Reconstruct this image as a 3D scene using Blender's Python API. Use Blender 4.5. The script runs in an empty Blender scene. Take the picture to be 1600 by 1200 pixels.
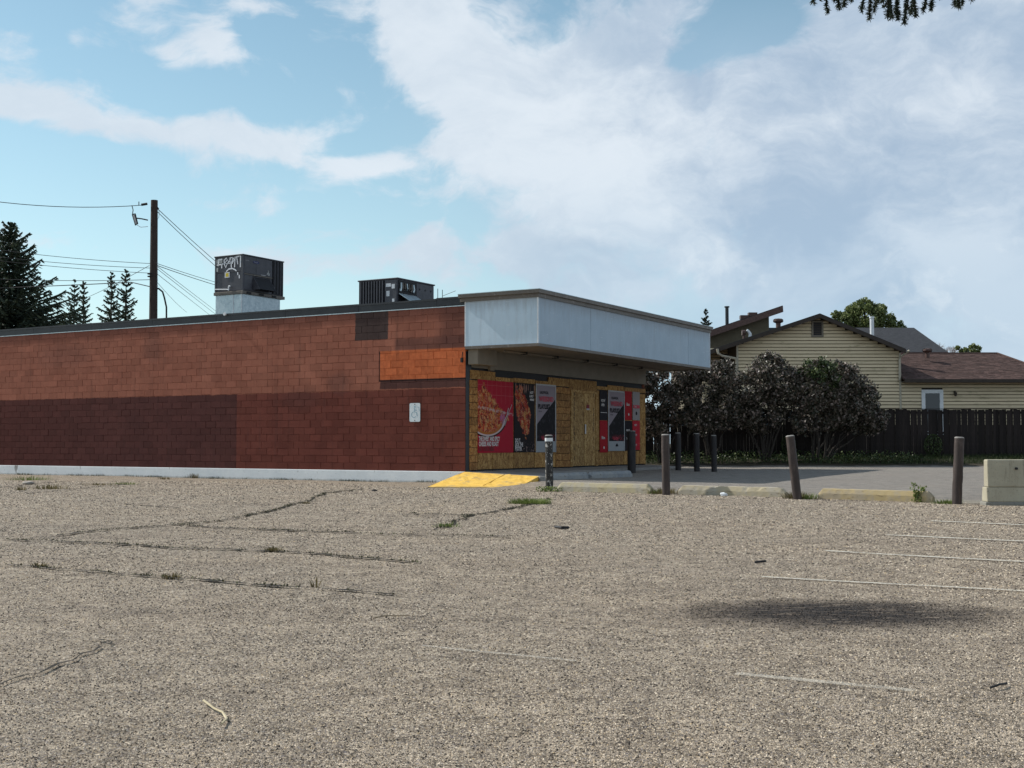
import bpy, bmesh, math, random
from mathutils import Vector, Matrix
R = random.Random(7)
rad = math.radians
SC = bpy.context.scene
COL = SC.collection

# ------------------------------------------------------------------ camera
FPX, HOR, CAMZ = 1920.0, 692.0, 1.05
TH = math.atan((HOR - 600) / FPX)
cd = bpy.data.cameras.new('camera'); cam = bpy.data.objects.new('camera', cd); COL.objects.link(cam)
cam.location = (0, 0, CAMZ); cam.rotation_euler = (math.pi / 2 + TH, 0, 0)
cd.sensor_width = 36; cd.lens = 36 * FPX / 1600; cd.clip_start = 0.05; cd.clip_end = 2000
SC.camera = cam
SUN_AZ, SUN_EL = 153.7, 40.5          # degrees from +X towards +Y ; elevation
SKY, SUN = 0.1, 4.4
vs = SC.view_settings
vs.view_transform = 'Standard'; vs.look = 'None'; vs.gamma = 1; vs.use_curve_mapping = False; vs.exposure = 0.2

# ------------------------------------------------------------------ node helper
class NT:
    def __init__(s, nt): s.nt = nt
    def n(s, t, **k):
        nd = s.nt.nodes.new('ShaderNode' + t)
        for a, v in k.items(): setattr(nd, a, v)
        return nd
    def put(s, sock, v):
        if isinstance(v, bpy.types.NodeSocket): s.nt.links.new(v, sock)
        elif v is not None:
            if isinstance(v, (tuple, list)) and len(v) == 3 and sock.type == 'RGBA': v = (*v, 1)
            sock.default_value = v
    def m(s, op, a, b=None, c=None, clamp=False):
        nd = s.n('Math', operation=op, use_clamp=clamp)
        for i, v in enumerate((a, b, c)):
            if v is not None: s.put(nd.inputs[i], v)
        return nd.outputs[0]
    def v(s, op, a, b=None):
        nd = s.n('VectorMath', operation=op); s.put(nd.inputs[0], a)
        if b is not None:
            if op == 'SCALE': s.put(nd.inputs[3], b)
            else: s.put(nd.inputs[1], b)
        return nd.outputs[1] if op in ('DOT_PRODUCT', 'LENGTH') else nd.outputs[0]
    def sep(s, a):
        nd = s.n('SeparateXYZ'); s.put(nd.inputs[0], a); return nd.outputs
    def comb(s, x=0, y=0, z=0):
        nd = s.n('CombineXYZ')
        for i, q in enumerate((x, y, z)): s.put(nd.inputs[i], q)
        return nd.outputs[0]
    def noise(s, vec, scale=5, detail=4, rough=.5, dist=0):
        nd = s.n('TexNoise'); s.put(nd.inputs['Vector'], vec); s.put(nd.inputs['Scale'], scale)
        nd.inputs['Detail'].default_value = detail; nd.inputs['Roughness'].default_value = rough
        nd.inputs['Distortion'].default_value = dist
        return nd.outputs[0]
    def voro(s, vec, scale=5, feature='F1', rand=1):
        nd = s.n('TexVoronoi', feature=feature); s.put(nd.inputs['Vector'], vec); s.put(nd.inputs['Scale'], scale)
        nd.inputs['Randomness'].default_value = rand
        return nd.outputs
    def ramp(s, f, stops, interp='LINEAR'):
        nd = s.n('ValToRGB'); e = nd.color_ramp.elements; nd.color_ramp.interpolation = interp
        while len(e) < len(stops): e.new(.5)
        for q, (p, c) in zip(e, stops):
            q.position = p; q.color = (*c, 1) if isinstance(c, (tuple, list)) else (c, c, c, 1)
        s.put(nd.inputs[0], f); return nd.outputs[0]
    def mix(s, f, a, b, mode='MIX'):
        nd = s.n('MixRGB', blend_type=mode); s.put(nd.inputs[0], f); s.put(nd.inputs[1], a); s.put(nd.inputs[2], b)
        return nd.outputs[0]
    def sm(s, x, a, b):
        nd = s.n('MapRange', interpolation_type='SMOOTHSTEP'); s.put(nd.inputs[0], x)
        nd.inputs[1].default_value = a; nd.inputs[2].default_value = b
        return nd.outputs[0]

def lin(r, g, b):
    f = lambda c: (c / 255 / 12.92) if c <= 10 else ((c / 255 + .055) / 1.055) ** 2.4
    return (f(r), f(g), f(b))

# ------------------------------------------------------------------ world
w = bpy.data.worlds.new('World'); SC.world = w; w.use_nodes = True
wt = w.node_tree; wt.nodes.clear(); W = NT(wt)
sky = W.n('TexSky', sky_type='NISHITA', sun_disc=False)
sky.sun_elevation = rad(SUN_EL); sky.sun_rotation = rad(90 - SUN_AZ); sky.altitude = 1000; sky.air_density = 1.0; sky.dust_density = .6; sky.ozone_density = 1.0
d = W.n('TexCoord').outputs['Generated']
dx, dy, dz = W.sep(d)
az = W.m('ARCTAN2', dx, dy); el = W.m('ARCSINE', dz)
p = W.comb(az, W.m('MULTIPLY', el, 1.7), 0)
warp = W.n('TexNoise'); W.put(warp.inputs['Vector'], d); warp.inputs['Scale'].default_value = 7; warp.inputs['Detail'].default_value = 5
wv = W.v('SCALE', W.v('SUBTRACT', warp.outputs[1], (.5, .5, .5)), .16)
dw = W.v('ADD', W.v('MULTIPLY', d, (1, 1, 1.9)), wv)
nA = W.noise(dw, 10, 12, .60)
nB = W.noise(dw, 3.2, 6, .55)
def blob(px, py, rx, ry, amp, rot=0):
    a0 = math.atan((px - 800) / FPX); e0 = math.atan((HOR - py) / FPX)
    u = W.m('SUBTRACT', az, a0); v_ = W.m('SUBTRACT', el, e0)
    c, s_ = math.cos(rot), math.sin(rot)
    uu = W.m('ADD', W.m('MULTIPLY', u, c * FPX / rx), W.m('MULTIPLY', v_, -s_ * FPX / rx))
    vv = W.m('ADD', W.m('MULTIPLY', u, s_ * FPX / ry), W.m('MULTIPLY', v_, c * FPX / ry))
    q = W.m('ADD', W.m('MULTIPLY', uu, uu), W.m('MULTIPLY', vv, vv))
    return W.m('MULTIPLY', W.m('EXPONENT', W.m('MULTIPLY', q, -1)), amp)
blobs = [(690, 95, 95, 75, .42), (650, 60, 60, 30, .2), (760, 190, 90, 60, .30), (960, 110, 240, 140, .46), (930, 300, 170, 110, .26), (1420, 190, 420, 200, .50), (1150, 330, 300, 160, .24),
         (1500, 420, 260, 120, .25), (1700, 250, 300, 400, .4), (2300, 100, 700, 500, .3), (760, 200, 70, 60, .2),
         (1185, 40, 70, 38, -.95), (1070, 92, 50, 20, -.4), (1560, 20, 60, 30, .1),
         (50, 196, 100, 30, .42), (180, 222, 120, 28, .46), (330, 208, 80, 34, .44), (440, 232, 110, 28, .46, -.25), (560, 262, 90, 20, .44, -.25),
         (325, 75, 44, 32, .46), (262, 105, 34, 22, .36), (185, 55, 60, 22, .22), (215, 5, 40, 26, .28), (385, 12, 60, 18, .26), (505, 60, 45, 24, .2), (600, 10, 120, 30, .28), (108, 90, 14, 12, .2),
         (1360, 312, 38, 22, .16), (1475, 428, 60, 26, .22), (1020, 462, 46, 18, .2), (520, 420, 260, 34, .34), (760, 400, 200, 40, .30), (120, 395, 200, 24, .24), (300, 330, 200, 12, .12), (960, 450, 120, 30, .25), (500, 300, 200, 10, .1),
         (-500, 150, 300, 120, .2), (-1200, 300, 500, 200, .2)]
B = None
for b in blobs:
    o = blob(*b); B = o if B is None else W.m('ADD', B, o)
dens = W.sm(W.m('ADD', W.m('ADD', W.m('MULTIPLY', W.m('SUBTRACT', nA, .5), 1.7), W.m('MULTIPLY', W.m('SUBTRACT', nB, .5), .5)), B), .10, .44)
hz = W.m('EXPONENT', W.m('MULTIPLY', W.m('ABSOLUTE', el), -7.5))           # pale towards the horizon
right = W.sm(az, -.15, .22)
behind = W.sm(W.m('ABSOLUTE', az), .6, 1.2)
base = W.mix(1.0, sky.outputs[0], (1.14, 1.30, 1.10), 'MULTIPLY')
S = 1 / SKY
def C3(r, g, b): l = lin(r, g, b); return tuple(x * S for x in l)
base = W.mix(W.m('MULTIPLY', hz, .85), base, C3(204, 219, 229))
base = W.mix(W.m('MULTIPLY', W.m('MULTIPLY', right, W.sm(el, .37, .25)), .80), base, W.mix(W.sm(nB, .35, .65), C3(156, 183, 207), C3(184, 205, 222)))
shade = W.sm(W.m('ADD', W.m('ADD', W.m('MULTIPLY', nB, .45), W.m('MULTIPLY', W.noise(dw, 6, 5, .5), .3)), W.m('MULTIPLY', W.noise(dw, 17, 8, .65), .25)), .40, .60)
cl_l = C3(216, 224, 232); cl_d = C3(160, 179, 200)
cl_d = W.mix(right, C3(200, 211, 222), cl_d)
cc = W.mix(shade, cl_d, cl_l)
low = W.m('MULTIPLY', right, W.sm(el, .26, .06))
cc = W.mix(W.m('MULTIPLY', low, .6), cc, W.mix(W.sm(W.noise(dw, 14, 6, .6), .52, .66), C3(156, 179, 203), C3(206, 216, 226)))
fin = W.mix(W.m('MULTIPLY', dens, W.m('SUBTRACT', .9, W.m('MULTIPLY', low, .35))), base, cc)
fin = W.mix(W.m('MULTIPLY', behind, .35), fin, C3(225, 230, 238))
grd = W.sm(dz, -.02, -.06)
fin = W.mix(grd, fin, C3(120, 115, 108))
bg = W.n('Background'); W.put(bg.inputs[0], fin); bg.inputs[1].default_value = SKY
wo = W.n('OutputWorld'); wt.links.new(bg.outputs[0], wo.inputs[0])
# sun
sd = bpy.data.lights.new('sun', 'SUN'); sd.energy = SUN; sd.angle = rad(.5); sd.color = (1, .955, .88)
so = bpy.data.objects.new('sun', sd); COL.objects.link(so)
SD = Vector((math.cos(rad(SUN_AZ)) * math.cos(rad(SUN_EL)), math.sin(rad(SUN_AZ)) * math.cos(rad(SUN_EL)), math.sin(rad(SUN_EL))))
so.rotation_euler = SD.to_track_quat('Z', 'Y').to_euler(); so.location = (-20, 10, 30)

# ------------------------------------------------------------------ geometry helpers
CAM = Vector((0, 0, CAMZ))
def ray(px, py):
    a = (px - 800) / FPX; b = (600 - py) / FPX
    v = Vector((a, math.cos(TH) - b * math.sin(TH), math.sin(TH) + b * math.cos(TH)))
    return v / v.y
def at(px, py, Y): return CAM + ray(px, py) * Y
def gnd(px, py, z=0.0):
    r = ray(px, py); return CAM + r * ((z - CAMZ) / r.z)
C0 = gnd(727, 755)
E1 = Vector((1125, 1920, 0)).normalized(); E2 = Vector((-E1.y, E1.x, 0))
BROT = math.atan2(E1.y, E1.x)
BM = Matrix.Translation(C0) @ Matrix.Rotation(BROT, 4, 'Z')
def w2b(p): q = p - C0; return Vector((q.dot(E1), q.dot(E2), q.z))
def b2w(x, y, z=0): return C0 + E1 * x + E2 * y + Vector((0, 0, z))
def on_left(px, py, off=0):
    r = ray(px, py); t = (off - w2b(CAM).x) / r.dot(E1); q = w2b(CAM + r * t); return q.y, q.z
def on_front(px, py, off=0):
    r = ray(px, py); t = (off - w2b(CAM).y) / r.dot(E2); q = w2b(CAM + r * t); return q.x, q.z

class MB:
    def __init__(s): s.v = []; s.f = []; s.mi = []; s.cur = 0
    def face(s, pts):
        b = len(s.v); s.v += [tuple(p) for p in pts]; s.f.append(tuple(range(b, b + len(pts)))); s.mi.append(s.cur)
    def box(s, x0, x1, y0, y1, z0, z1, M=None):
        P = [Vector((x, y, z)) for z in (z0, z1) for y in (y0, y1) for x in (x0, x1)]
        if M: P = [M @ q for q in P]
        b = len(s.v); s.v += [tuple(q) for q in P]
        for f in ((0, 2, 3, 1), (4, 5, 7, 6), (0, 1, 5, 4), (2, 6, 7, 3), (0, 4, 6, 2), (1, 3, 7, 5)):
            s.f.append(tuple(b + i for i in f)); s.mi.append(s.cur)
    def prism(s, poly, d):
        """poly: list of Vectors (planar), d: extrusion Vector"""
        n = len(poly); b = len(s.v); d = Vector(d)
        nor = (Vector(poly[1]) - Vector(poly[0])).cross(Vector(poly[2]) - Vector(poly[0]))
        if nor.dot(d) > 0: poly = poly[::-1]
        s.v += [tuple(q) for q in poly] + [tuple(Vector(q) + d) for q in poly]
        s.f.append(tuple(b + i for i in range(n))); s.f.append(tuple(b + n + i for i in reversed(range(n))))
        for i in range(n):
            j = (i + 1) % n; s.f.append((b + j, b + i, b + n + i, b + n + j))
        s.mi += [s.cur] * (n + 2)
    def tube(s, pts, r, n=8, caps=True):
        pts = [Vector(q) for q in pts]; rr = r if isinstance(r, (list, tuple)) else [r] * len(pts)
        rings = []
        for i, q in enumerate(pts):
            t = (pts[min(i + 1, len(pts) - 1)] - pts[max(i - 1, 0)]).normalized()
            a = Vector((0, 0, 1)) if abs(t.z) < .9 else Vector((1, 0, 0))
            u = t.cross(a).normalized(); v = t.cross(u)
            b = len(s.v)
            for k in range(n):
                an = 2 * math.pi * k / n; s.v.append(tuple(q + (u * math.cos(an) + v * math.sin(an)) * rr[i]))
            rings.append(b)
        for i in range(len(pts) - 1):
            for k in range(n):
                j = (k + 1) % n; s.f.append((rings[i] + k, rings[i] + j, rings[i + 1] + j, rings[i + 1] + k)); s.mi.append(s.cur)
        if caps:
            s.f.append(tuple(rings[0] + k for k in reversed(range(n)))); s.f.append(tuple(rings[-1] + k for k in range(n))); s.mi += [s.cur] * 2
    def ribbon(s, pts, wd, nor):
        nor = Vector(nor); pts = [Vector(q) for q in pts]
        L = []
        for i, q in enumerate(pts):
            t = (pts[min(i + 1, len(pts) - 1)] - pts[max(i - 1, 0)]).normalized(); u = nor.cross(t).normalized()
            w_ = wd[i] if isinstance(wd, (list, tuple)) else wd
            L.append((q - u * w_ / 2, q + u * w_ / 2))
        for a, b in zip(L, L[1:]): s.face([a[1], a[0], b[0], b[1]])
    def build(s, name, mats, parent=None, smooth=False, loc=None):
        me = bpy.data.meshes.new(name); me.from_pydata(s.v, [], s.f)
        mats = mats if isinstance(mats, (list, tuple)) else [mats]
        for m in mats: me.materials.append(m)
        if len(mats) > 1: me.polygons.foreach_set('material_index', s.mi)
        if smooth: me.polygons.foreach_set('use_smooth', [True] * len(me.polygons))
        me.update()
        return obj(name, me, parent, loc)
def obj(name, me, parent=None, loc=None):
    o = bpy.data.objects.new(name, me); COL.objects.link(o)
    if parent: o.parent = parent
    if loc is not None: o.location = loc
    return o
def tag(o, label=None, cat=None, group=None, kind=None):
    if label: o['label'] = label
    if cat: o['category'] = cat
    if group: o['group'] = group
    if kind: o['kind'] = kind
    return o
def empty(name, label, cat, loc=(0, 0, 0), rz=0, group=None):
    o = bpy.data.objects.new(name, None); COL.objects.link(o); o.location = loc; o.rotation_euler = (0, 0, rz)
    o.empty_display_size = .2
    return tag(o, label, cat, group)
def bevel(o, wd=.01, seg=2):
    m = o.modifiers.new('bevel', 'BEVEL'); m.width = wd; m.segments = seg; m.limit_method = 'ANGLE'; return o
def text(body, size, mat, parent, loc, rot, sx=1, bold=0.0, name='lettering'):
    cu = bpy.data.curves.new('t', 'FONT'); cu.body = body; cu.size = size; cu.offset = bold; cu.resolution_u = 2
    t = bpy.data.objects.new('t', cu); COL.objects.link(t)
    bpy.context.view_layer.update()
    me = bpy.data.meshes.new_from_object(t.evaluated_get(bpy.context.evaluated_depsgraph_get()))
    bpy.data.objects.remove(t); me.materials.clear(); me.materials.append(mat)
    o = obj(name, me, parent, loc); o.rotation_euler = rot; o.scale = (sx, 1, 1)
    return o

# ------------------------------------------------------------------ materials
MATS = {}
def mk(name, rough=.8, spec=.3, metal=0):
    m = bpy.data.materials.new(name); m.use_nodes = True
    b = m.node_tree.nodes['Principled BSDF']; b.inputs['Roughness'].default_value = rough
    b.inputs['Specular IOR Level'].default_value = spec; b.inputs['Metallic'].default_value = metal
    T = NT(m.node_tree); T.b = b; T.mat = m
    return T
def bump(T, h, strength=.5, dist=.01):
    nd = T.n('Bump'); nd.inputs['Strength'].default_value = strength; nd.inputs['Distance'].default_value = dist
    T.put(nd.inputs['Height'], h); T.put(T.b.inputs['Normal'], nd.outputs[0]); return nd
def mottled(name, c1, c2, scale=4, rough=.8, spec=.3, metal=0, bs=0, bd=.01, stretch=(1, 1, 1), c3=None, spots=0, island=0):
    T = mk(name, rough, spec, metal)
    co = T.n('TexCoord').outputs['Object']; co = T.v('MULTIPLY', co, stretch)
    n1 = T.noise(co, scale, 6, .6)
    st = [(.3, c1), (.7, c2)]
    c = T.ramp(n1, st)
    if c3:
        n2 = T.noise(co, scale * 3.3, 5, .65)
        c = T.mix(T.sm(n2, .55, .68), c, c3)
    if spots:
        n3 = T.noise(co, scale * 9, 3, .6); c = T.mix(T.m('MULTIPLY', T.sm(n3, .58, .7), spots), c, tuple(x * .35 for x in c1))
    if island:
        ri = T.n('NewGeometry').outputs['Random Per Island']
        oi = T.n('ObjectInfo').outputs['Random']
        r_ = T.m('FRACT', T.m('ADD', ri, oi))
        c = T.mix(1, c, T.ramp(r_, [(0, 1 - island), (1, 1 + island)]), 'MULTIPLY')
    T.put(T.b.inputs['Base Color'], c)
    if bs: bump(T, T.noise(co, scale * 6, 5, .65), bs, bd)
    MATS[name] = T.mat; return T.mat

m_black = mottled('black_metal', (.012, .015, .02), (.026, .03, .036), 3, .45, .4, bs=.1, bd=.004)
m_acgrey = mottled('ac_grey_paint', (.046, .047, .058), (.072, .074, .088), 6, .5, .4, c3=(.07, .07, .075), bs=.1, bd=.003)
m_acdark = mottled('ac_dark', (.006, .006, .008), (.014, .014, .018), 6, .6)
m_galv = mottled('galvanised', (.32, .40, .44), (.52, .60, .63), 7, .42, .5, .6, c3=(.6, .66, .68), bs=.2, bd=.01)
m_white = mottled('white_paint', (.62, .65, .68), (.75, .78, .8), 7, .6, c3=(.5, .52, .53))
m_yel = mottled('yellow_sticker', (.6, .45, .03), (.7, .55, .05), 20, .5)
m_ink = mottled('dark_ink', (.012, .012, .014), (.02, .02, .022), 20, .6)
m_tan = mottled('tan_grey_paint', (.17, .15, .12), (.21, .185, .15), 3, .7, bs=.1, bd=.004)
m_trim = mottled('brown_grey_metal', (.10, .086, .072), (.145, .125, .105), 3, .5, .4, c3=(.2, .18, .16))
m_soffit = mottled('soffit', (.18, .155, .125), (.24, .21, .17), 2, .8, stretch=(1, 6, 1))
m_steel = mottled('steel_handle', (.5, .5, .52), (.7, .7, .72), 9, .3, .5, .8)
m_conc = mottled('kerb_concrete', (.24, .235, .225), (.34, .33, .31), 3, .9, c3=(.40, .385, .36), spots=.7, bs=.6, bd=.02)
m_blue = mottled('faded_blue', (.2, .34, .42), (.36, .5, .58), 12, .6)
m_navy = mottled('navy_badge', (.01, .015, .08), (.02, .025, .12), 12, .4)
m_wirem = mottled('cable_black', (.012, .012, .013), (.02, .02, .022), 2, .6)
m_ins = mottled('insulator_grey', (.3, .31, .32), (.5, .5, .5), 8, .4)

# block wall paint, cap shade included: colour zones in building coordinates
def building_coords(T):
    pos = T.n('NewGeometry').outputs['Position']
    q = T.v('SUBTRACT', pos, tuple(C0))
    return T.v('DOT_PRODUCT', q, tuple(E1)), T.v('DOT_PRODUCT', q, tuple(E2)), T.sep(q)[2], q
def zone(T, u, z, u0, u1, z0, z1, s=.012):
    a = T.m('MULTIPLY', T.sm(u, u0 - s, u0 + s), T.sm(u, u1 + s, u1 - s))
    b = T.m('MULTIPLY', T.sm(z, z0 - s, z0 + s), T.sm(z, z1 + s, z1 - s))
    return T.m('MULTIPLY', a, b)
CH = .1986; ZB = .3
def build_blockmat():
    T = mk('painted_block', .85, .12)
    x, u, z, q = building_coords(T)
    jn = T.m('MULTIPLY', T.m('SUBTRACT', T.noise(q, 3.5, 4, .6), .5), .07)
    jn2 = T.m('MULTIPLY', T.m('SUBTRACT', T.noise(q, 18, 3, .6), .5), .05)
    uw = T.m('ADD', T.m('ADD', u, jn), jn2); zw = T.m('ADD', T.m('ADD', z, T.m('MULTIPLY', jn, .8)), jn2)
    n1 = T.noise(q, 1.1, 5, .6); n2 = T.noise(q, 9, 5, .65)
    up = T.ramp(n1, [(.3, (.25, .092, .061)), (.7, (.32, .125, .083))])
    up = T.mix(T.sm(z, 4.2, 4.65), up, (.19, .075, .055))  # top courses darkened: the cap's shadow is put into the colour
    low = T.ramp(n1, [(.3, (.122, .036, .027)), (.7, (.160, .049, .036))])
    dk = T.ramp(n1, [(.3, (.072, .027, .025)), (.7, (.092, .034, .030))])
    uD = on_left(370, 680)[0]
    c = T.mix(T.sm(zw, 2.49, 2.465), up, low)
    c = T.mix(zone(T, uw, zw, uD, 40, 0, 2.475), c, dk)
    c = T.mix(T.m('MULTIPLY', T.sm(u, uD + 3, uD + 12), T.sm(z, 2.475, 2.47)), c, (.085, .028, .024))
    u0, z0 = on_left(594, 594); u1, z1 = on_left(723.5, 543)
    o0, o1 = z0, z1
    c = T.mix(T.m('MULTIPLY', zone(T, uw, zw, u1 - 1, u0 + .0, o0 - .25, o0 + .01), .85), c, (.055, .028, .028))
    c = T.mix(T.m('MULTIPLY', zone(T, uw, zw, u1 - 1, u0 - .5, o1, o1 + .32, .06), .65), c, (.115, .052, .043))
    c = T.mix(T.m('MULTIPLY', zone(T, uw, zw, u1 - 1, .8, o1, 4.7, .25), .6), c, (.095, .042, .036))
    c = T.mix(zone(T, u, z, u1 - .2, u0, o0 + .0, o1), c, T.ramp(n2, [(.3, (.42, .105, .04)), (.7, (.54, .150, .058))]))
    c = T.mix(zone(T, u, z, u0 - .0, u0 + .035, o0 - .04, o1), c, (.03, .015, .015))
    c = T.mix(zone(T, u, z, u1 - .2, u0 + .03, o0 - .045, o0 - .005), c, (.022, .012, .012))
    a0, zz0 = on_left(555, 532.5); a1, zz1 = on_left(607, 486)
    c = T.mix(zone(T, uw, z, a1, a0, zz0, zz1 + .2), c, T.ramp(n1, [(.3, (.055, .036, .034)), (.7, (.07, .048, .045))]))
    for (ux, zc, ru, rz, am) in ((on_left(240, 500)[0], 4.0, .5, .6, .35), (on_left(530, 600)[0], 2.7, .5, .35, .4), (on_left(100, 520)[0], 3.9, 1.6, .5, .25), (on_left(470, 640)[0], 2.3, .8, .4, .25)):
        e = T.m('ADD', T.m('POWER', T.m('DIVIDE', T.m('ABSOLUTE', T.m('SUBTRACT', u, ux)), ru), 2.0), T.m('POWER', T.m('DIVIDE', T.m('ABSOLUTE', T.m('SUBTRACT', z, zc)), rz), 2.0))
        c = T.mix(T.m('MULTIPLY', T.sm(T.m('ADD', e, T.m('MULTIPLY', n2, .8)), 1.6, .4), am), c, (.075, .04, .038))
    # per-block tone and scuffs
    row = T.m('FLOOR', T.m('DIVIDE', T.m('SUBTRACT', z, ZB), CH))
    colm = T.m('FLOOR', T.m('DIVIDE', T.m('ADD', u, T.m('MULTIPLY', T.m('MODULO', row, 2.0), .2)), .4))
    wn = T.n('TexWhiteNoise'); T.put(wn.inputs[0], T.comb(row, colm, 1))
    c = T.mix(1, c, T.ramp(wn.outputs[0], [(0, .88), (1, 1.12)]), 'MULTIPLY')
    c = T.mix(T.m('MULTIPLY', T.sm(n2, .4, .75), .35), c, T.mix(1, c, (1.25, 1.22, 1.2), 'MULTIPLY'))
    sc_ = T.noise(T.v('MULTIPLY', q, (1, 1, 3)), 22, 3, .7)
    c = T.mix(T.m('MULTIPLY', T.sm(sc_, .66, .74), .3), c, (.3, .2, .16))
    dr = T.noise(T.v('MULTIPLY', q, (2.2, 2.2, .12)), 3, 4, .6)
    c = T.mix(T.m('MULTIPLY', T.sm(dr, .56, .72), .25), c, (.05, .03, .028))
    T.put(T.b.inputs['Base Color'], c)
    h = T.m('ADD', T.noise(q, 60, 4, .7), T.m('MULTIPLY', T.noise(q, 5, 3, .5), 1.2))
    bump(T, h, .55, .006)
    return T.mat
m_block = build_blockmat()

def build_found():
    T = mk('white_foundation', .8, .25)
    x, u, z, q = building_coords(T)
    n1 = T.noise(q, 2, 6, .65); n2 = T.noise(q, 14, 5, .7)
    c = T.ramp(n1, [(.3, (.68, .72, .74)), (.7, (.80, .83, .84))])
    c = T.mix(T.m('MULTIPLY', T.sm(n2, .60, .7), .6), c, (.30, .31, .30))
    c = T.mix(T.m('MULTIPLY', T.sm(T.m('ADD', z, T.m('MULTIPLY', n2, .12)), .13, .03), .8), c, (.16, .15, .125))
    c = T.mix(T.sm(T.noise(T.v('MULTIPLY', q, (1, 1, .2)), 4, 3, .6), .66, .69), c, (.25, .25, .24))
    T.put(T.b.inputs['Base Color'], c); bump(T, T.noise(q, 30, 5, .7), .6, .01)
    return T.mat
m_found = build_found()

def build_osb(name, k=1.0, warm=(1, 1, 1)):
    T = mk(name, .75, .3)
    co = T.n('TexCoord').outputs['Object']; oi = T.n('ObjectInfo').outputs['Random']
    co2 = T.v('ADD', co, T.comb(T.m('MULTIPLY', oi, 37), T.m('MULTIPLY', oi, 13), T.m('MULTIPLY', oi, 7)))
    wp = T.n('TexNoise'); T.put(wp.inputs['Vector'], co2); wp.inputs['Scale'].default_value = 6
    cw = T.v('ADD', T.v('MULTIPLY', co2, (1, 1, .45)), T.v('SCALE', T.v('SUBTRACT', wp.outputs[1], (.5, .5, .5)), .25))
    v1 = T.voro(cw, 22); s1 = T.sep(v1[1])[0]
    v2 = T.voro(T.v('MULTIPLY', cw, (1.8, 1, .9)), 30); s2 = T.sep(v2[1])[1]
    f = T.m('ADD', T.m('MULTIPLY', s1, .5), T.m('MULTIPLY', s2, .5))
    A = lambda r, g, b: (r * k * warm[0], g * k * warm[1], b * k * warm[2])
    c = T.ramp(f, [(.1, A(.16, .082, .03)), (.4, A(.36, .21, .085)), (.65, A(.50, .32, .14)), (.95, A(.66, .48, .25))])
    c = T.mix(1, c, T.ramp(oi, [(0, .72), (1, 1.15)]), 'MULTIPLY')
    big = T.noise(co2, 1.7, 4, .6); c = T.mix(T.m('MULTIPLY', T.sm(big, .45, .75), .45), c, A(.20, .11, .05))
    sp = T.noise(co2, 60, 2, .6); c = T.mix(T.m('MULTIPLY', T.sm(sp, .62, .7), .7), c, A(.08, .045, .02))
    T.put(T.b.inputs['Base Color'], c); bump(T, f, .4, .004)
    return T.mat
m_osb = build_osb('osb_board', .80, (1.05, .93, .70)); m_osbl = build_osb('osb_door', .92, (1, .98, .85)); m_osbd = build_osb('stained_block', .68, (1.08, .86, .62))

def build_panel():
    T = mk('white_canopy_panel', .55, .35)
    x, u, z, q = building_coords(T)
    n1 = T.noise(q, 1.3, 5, .6)
    dr = T.noise(T.comb(T.m('MULTIPLY', T.m('ADD', x, u), 3.5), 0, T.m('MULTIPLY', z, .5)), 2.2, 5, .62)
    c = T.ramp(n1, [(.3, (.38, .49, .585)), (.7, (.45, .56, .655))])
    c = T.mix(T.sm(x, .0, .03), T.mix(1, c, (1.15, 1.15, 1.14), 'MULTIPLY'), T.mix(1, c, (.84, .85, .86), 'MULTIPLY'))  # lit side face lightened, shaded and dirty front darkened in the colour
    c = T.mix(T.m('MULTIPLY', T.sm(dr, .46, .72), .30), c, (.29, .34, .39))
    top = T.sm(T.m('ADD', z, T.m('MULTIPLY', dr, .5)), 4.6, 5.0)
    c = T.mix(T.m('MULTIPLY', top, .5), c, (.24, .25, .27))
    sp = T.noise(q, 26, 3, .6); c = T.mix(T.m('MULTIPLY', T.sm(sp, .70, .74), .8), c, (.1, .1, .1))
    c = T.mix(T.m('MULTIPLY', T.sm(T.noise(T.v('MULTIPLY', q, (1, 1, 4)), 6, 3, .6), .66, .7), .4), c, (.68, .72, .75))
    T.put(T.b.inputs['Base Color'], c); bump(T, T.noise(q, 4, 3, .5), .15, .01)
    return T.mat
m_panel = build_panel()

# ------------------------------------------------------------------ ground
LA = gnd(874, 766); LB = gnd(1459, 785)
ld = (LB - LA).normalized(); ln = Vector((-ld.y, ld.x, 0)); 
if ln.y < 0: ln = -ln
ln_dir = ln.copy()
sat = lambda t: max(0, min(1, t))
def gz(x, y):
    P = Vector((x, y, 0)); dd = (P - LA).dot(ln); q = w2b(P)
    m0 = sat((-q.y - 1.2) / 1.5); k_ = sat((q.x + .2) / .8); mask = m0 * (1 - k_) + k_ if q.y < 2 else m0
    z = (.09 * sat(dd / 1.6) + .12 * sat(dd / 16)) * mask * sat((x + 3) / 2)
    z += .3 * sat((y - 43.6) / 2.4) * sat((x - 1) / 3)
    z += .009 * (math.sin(x * .7 + 1) * math.sin(y * .45) + .6 * math.sin(x * 1.9) * math.sin(y * 1.3 + 2)) * sat((y - 4) / 10)
    return z
def G(px, py):
    z = 0
    for _ in range(6):
        p_ = gnd(px, py, z); z = gz(p_.x, p_.y)
    return Vector((p_.x, p_.y, z))
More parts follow.
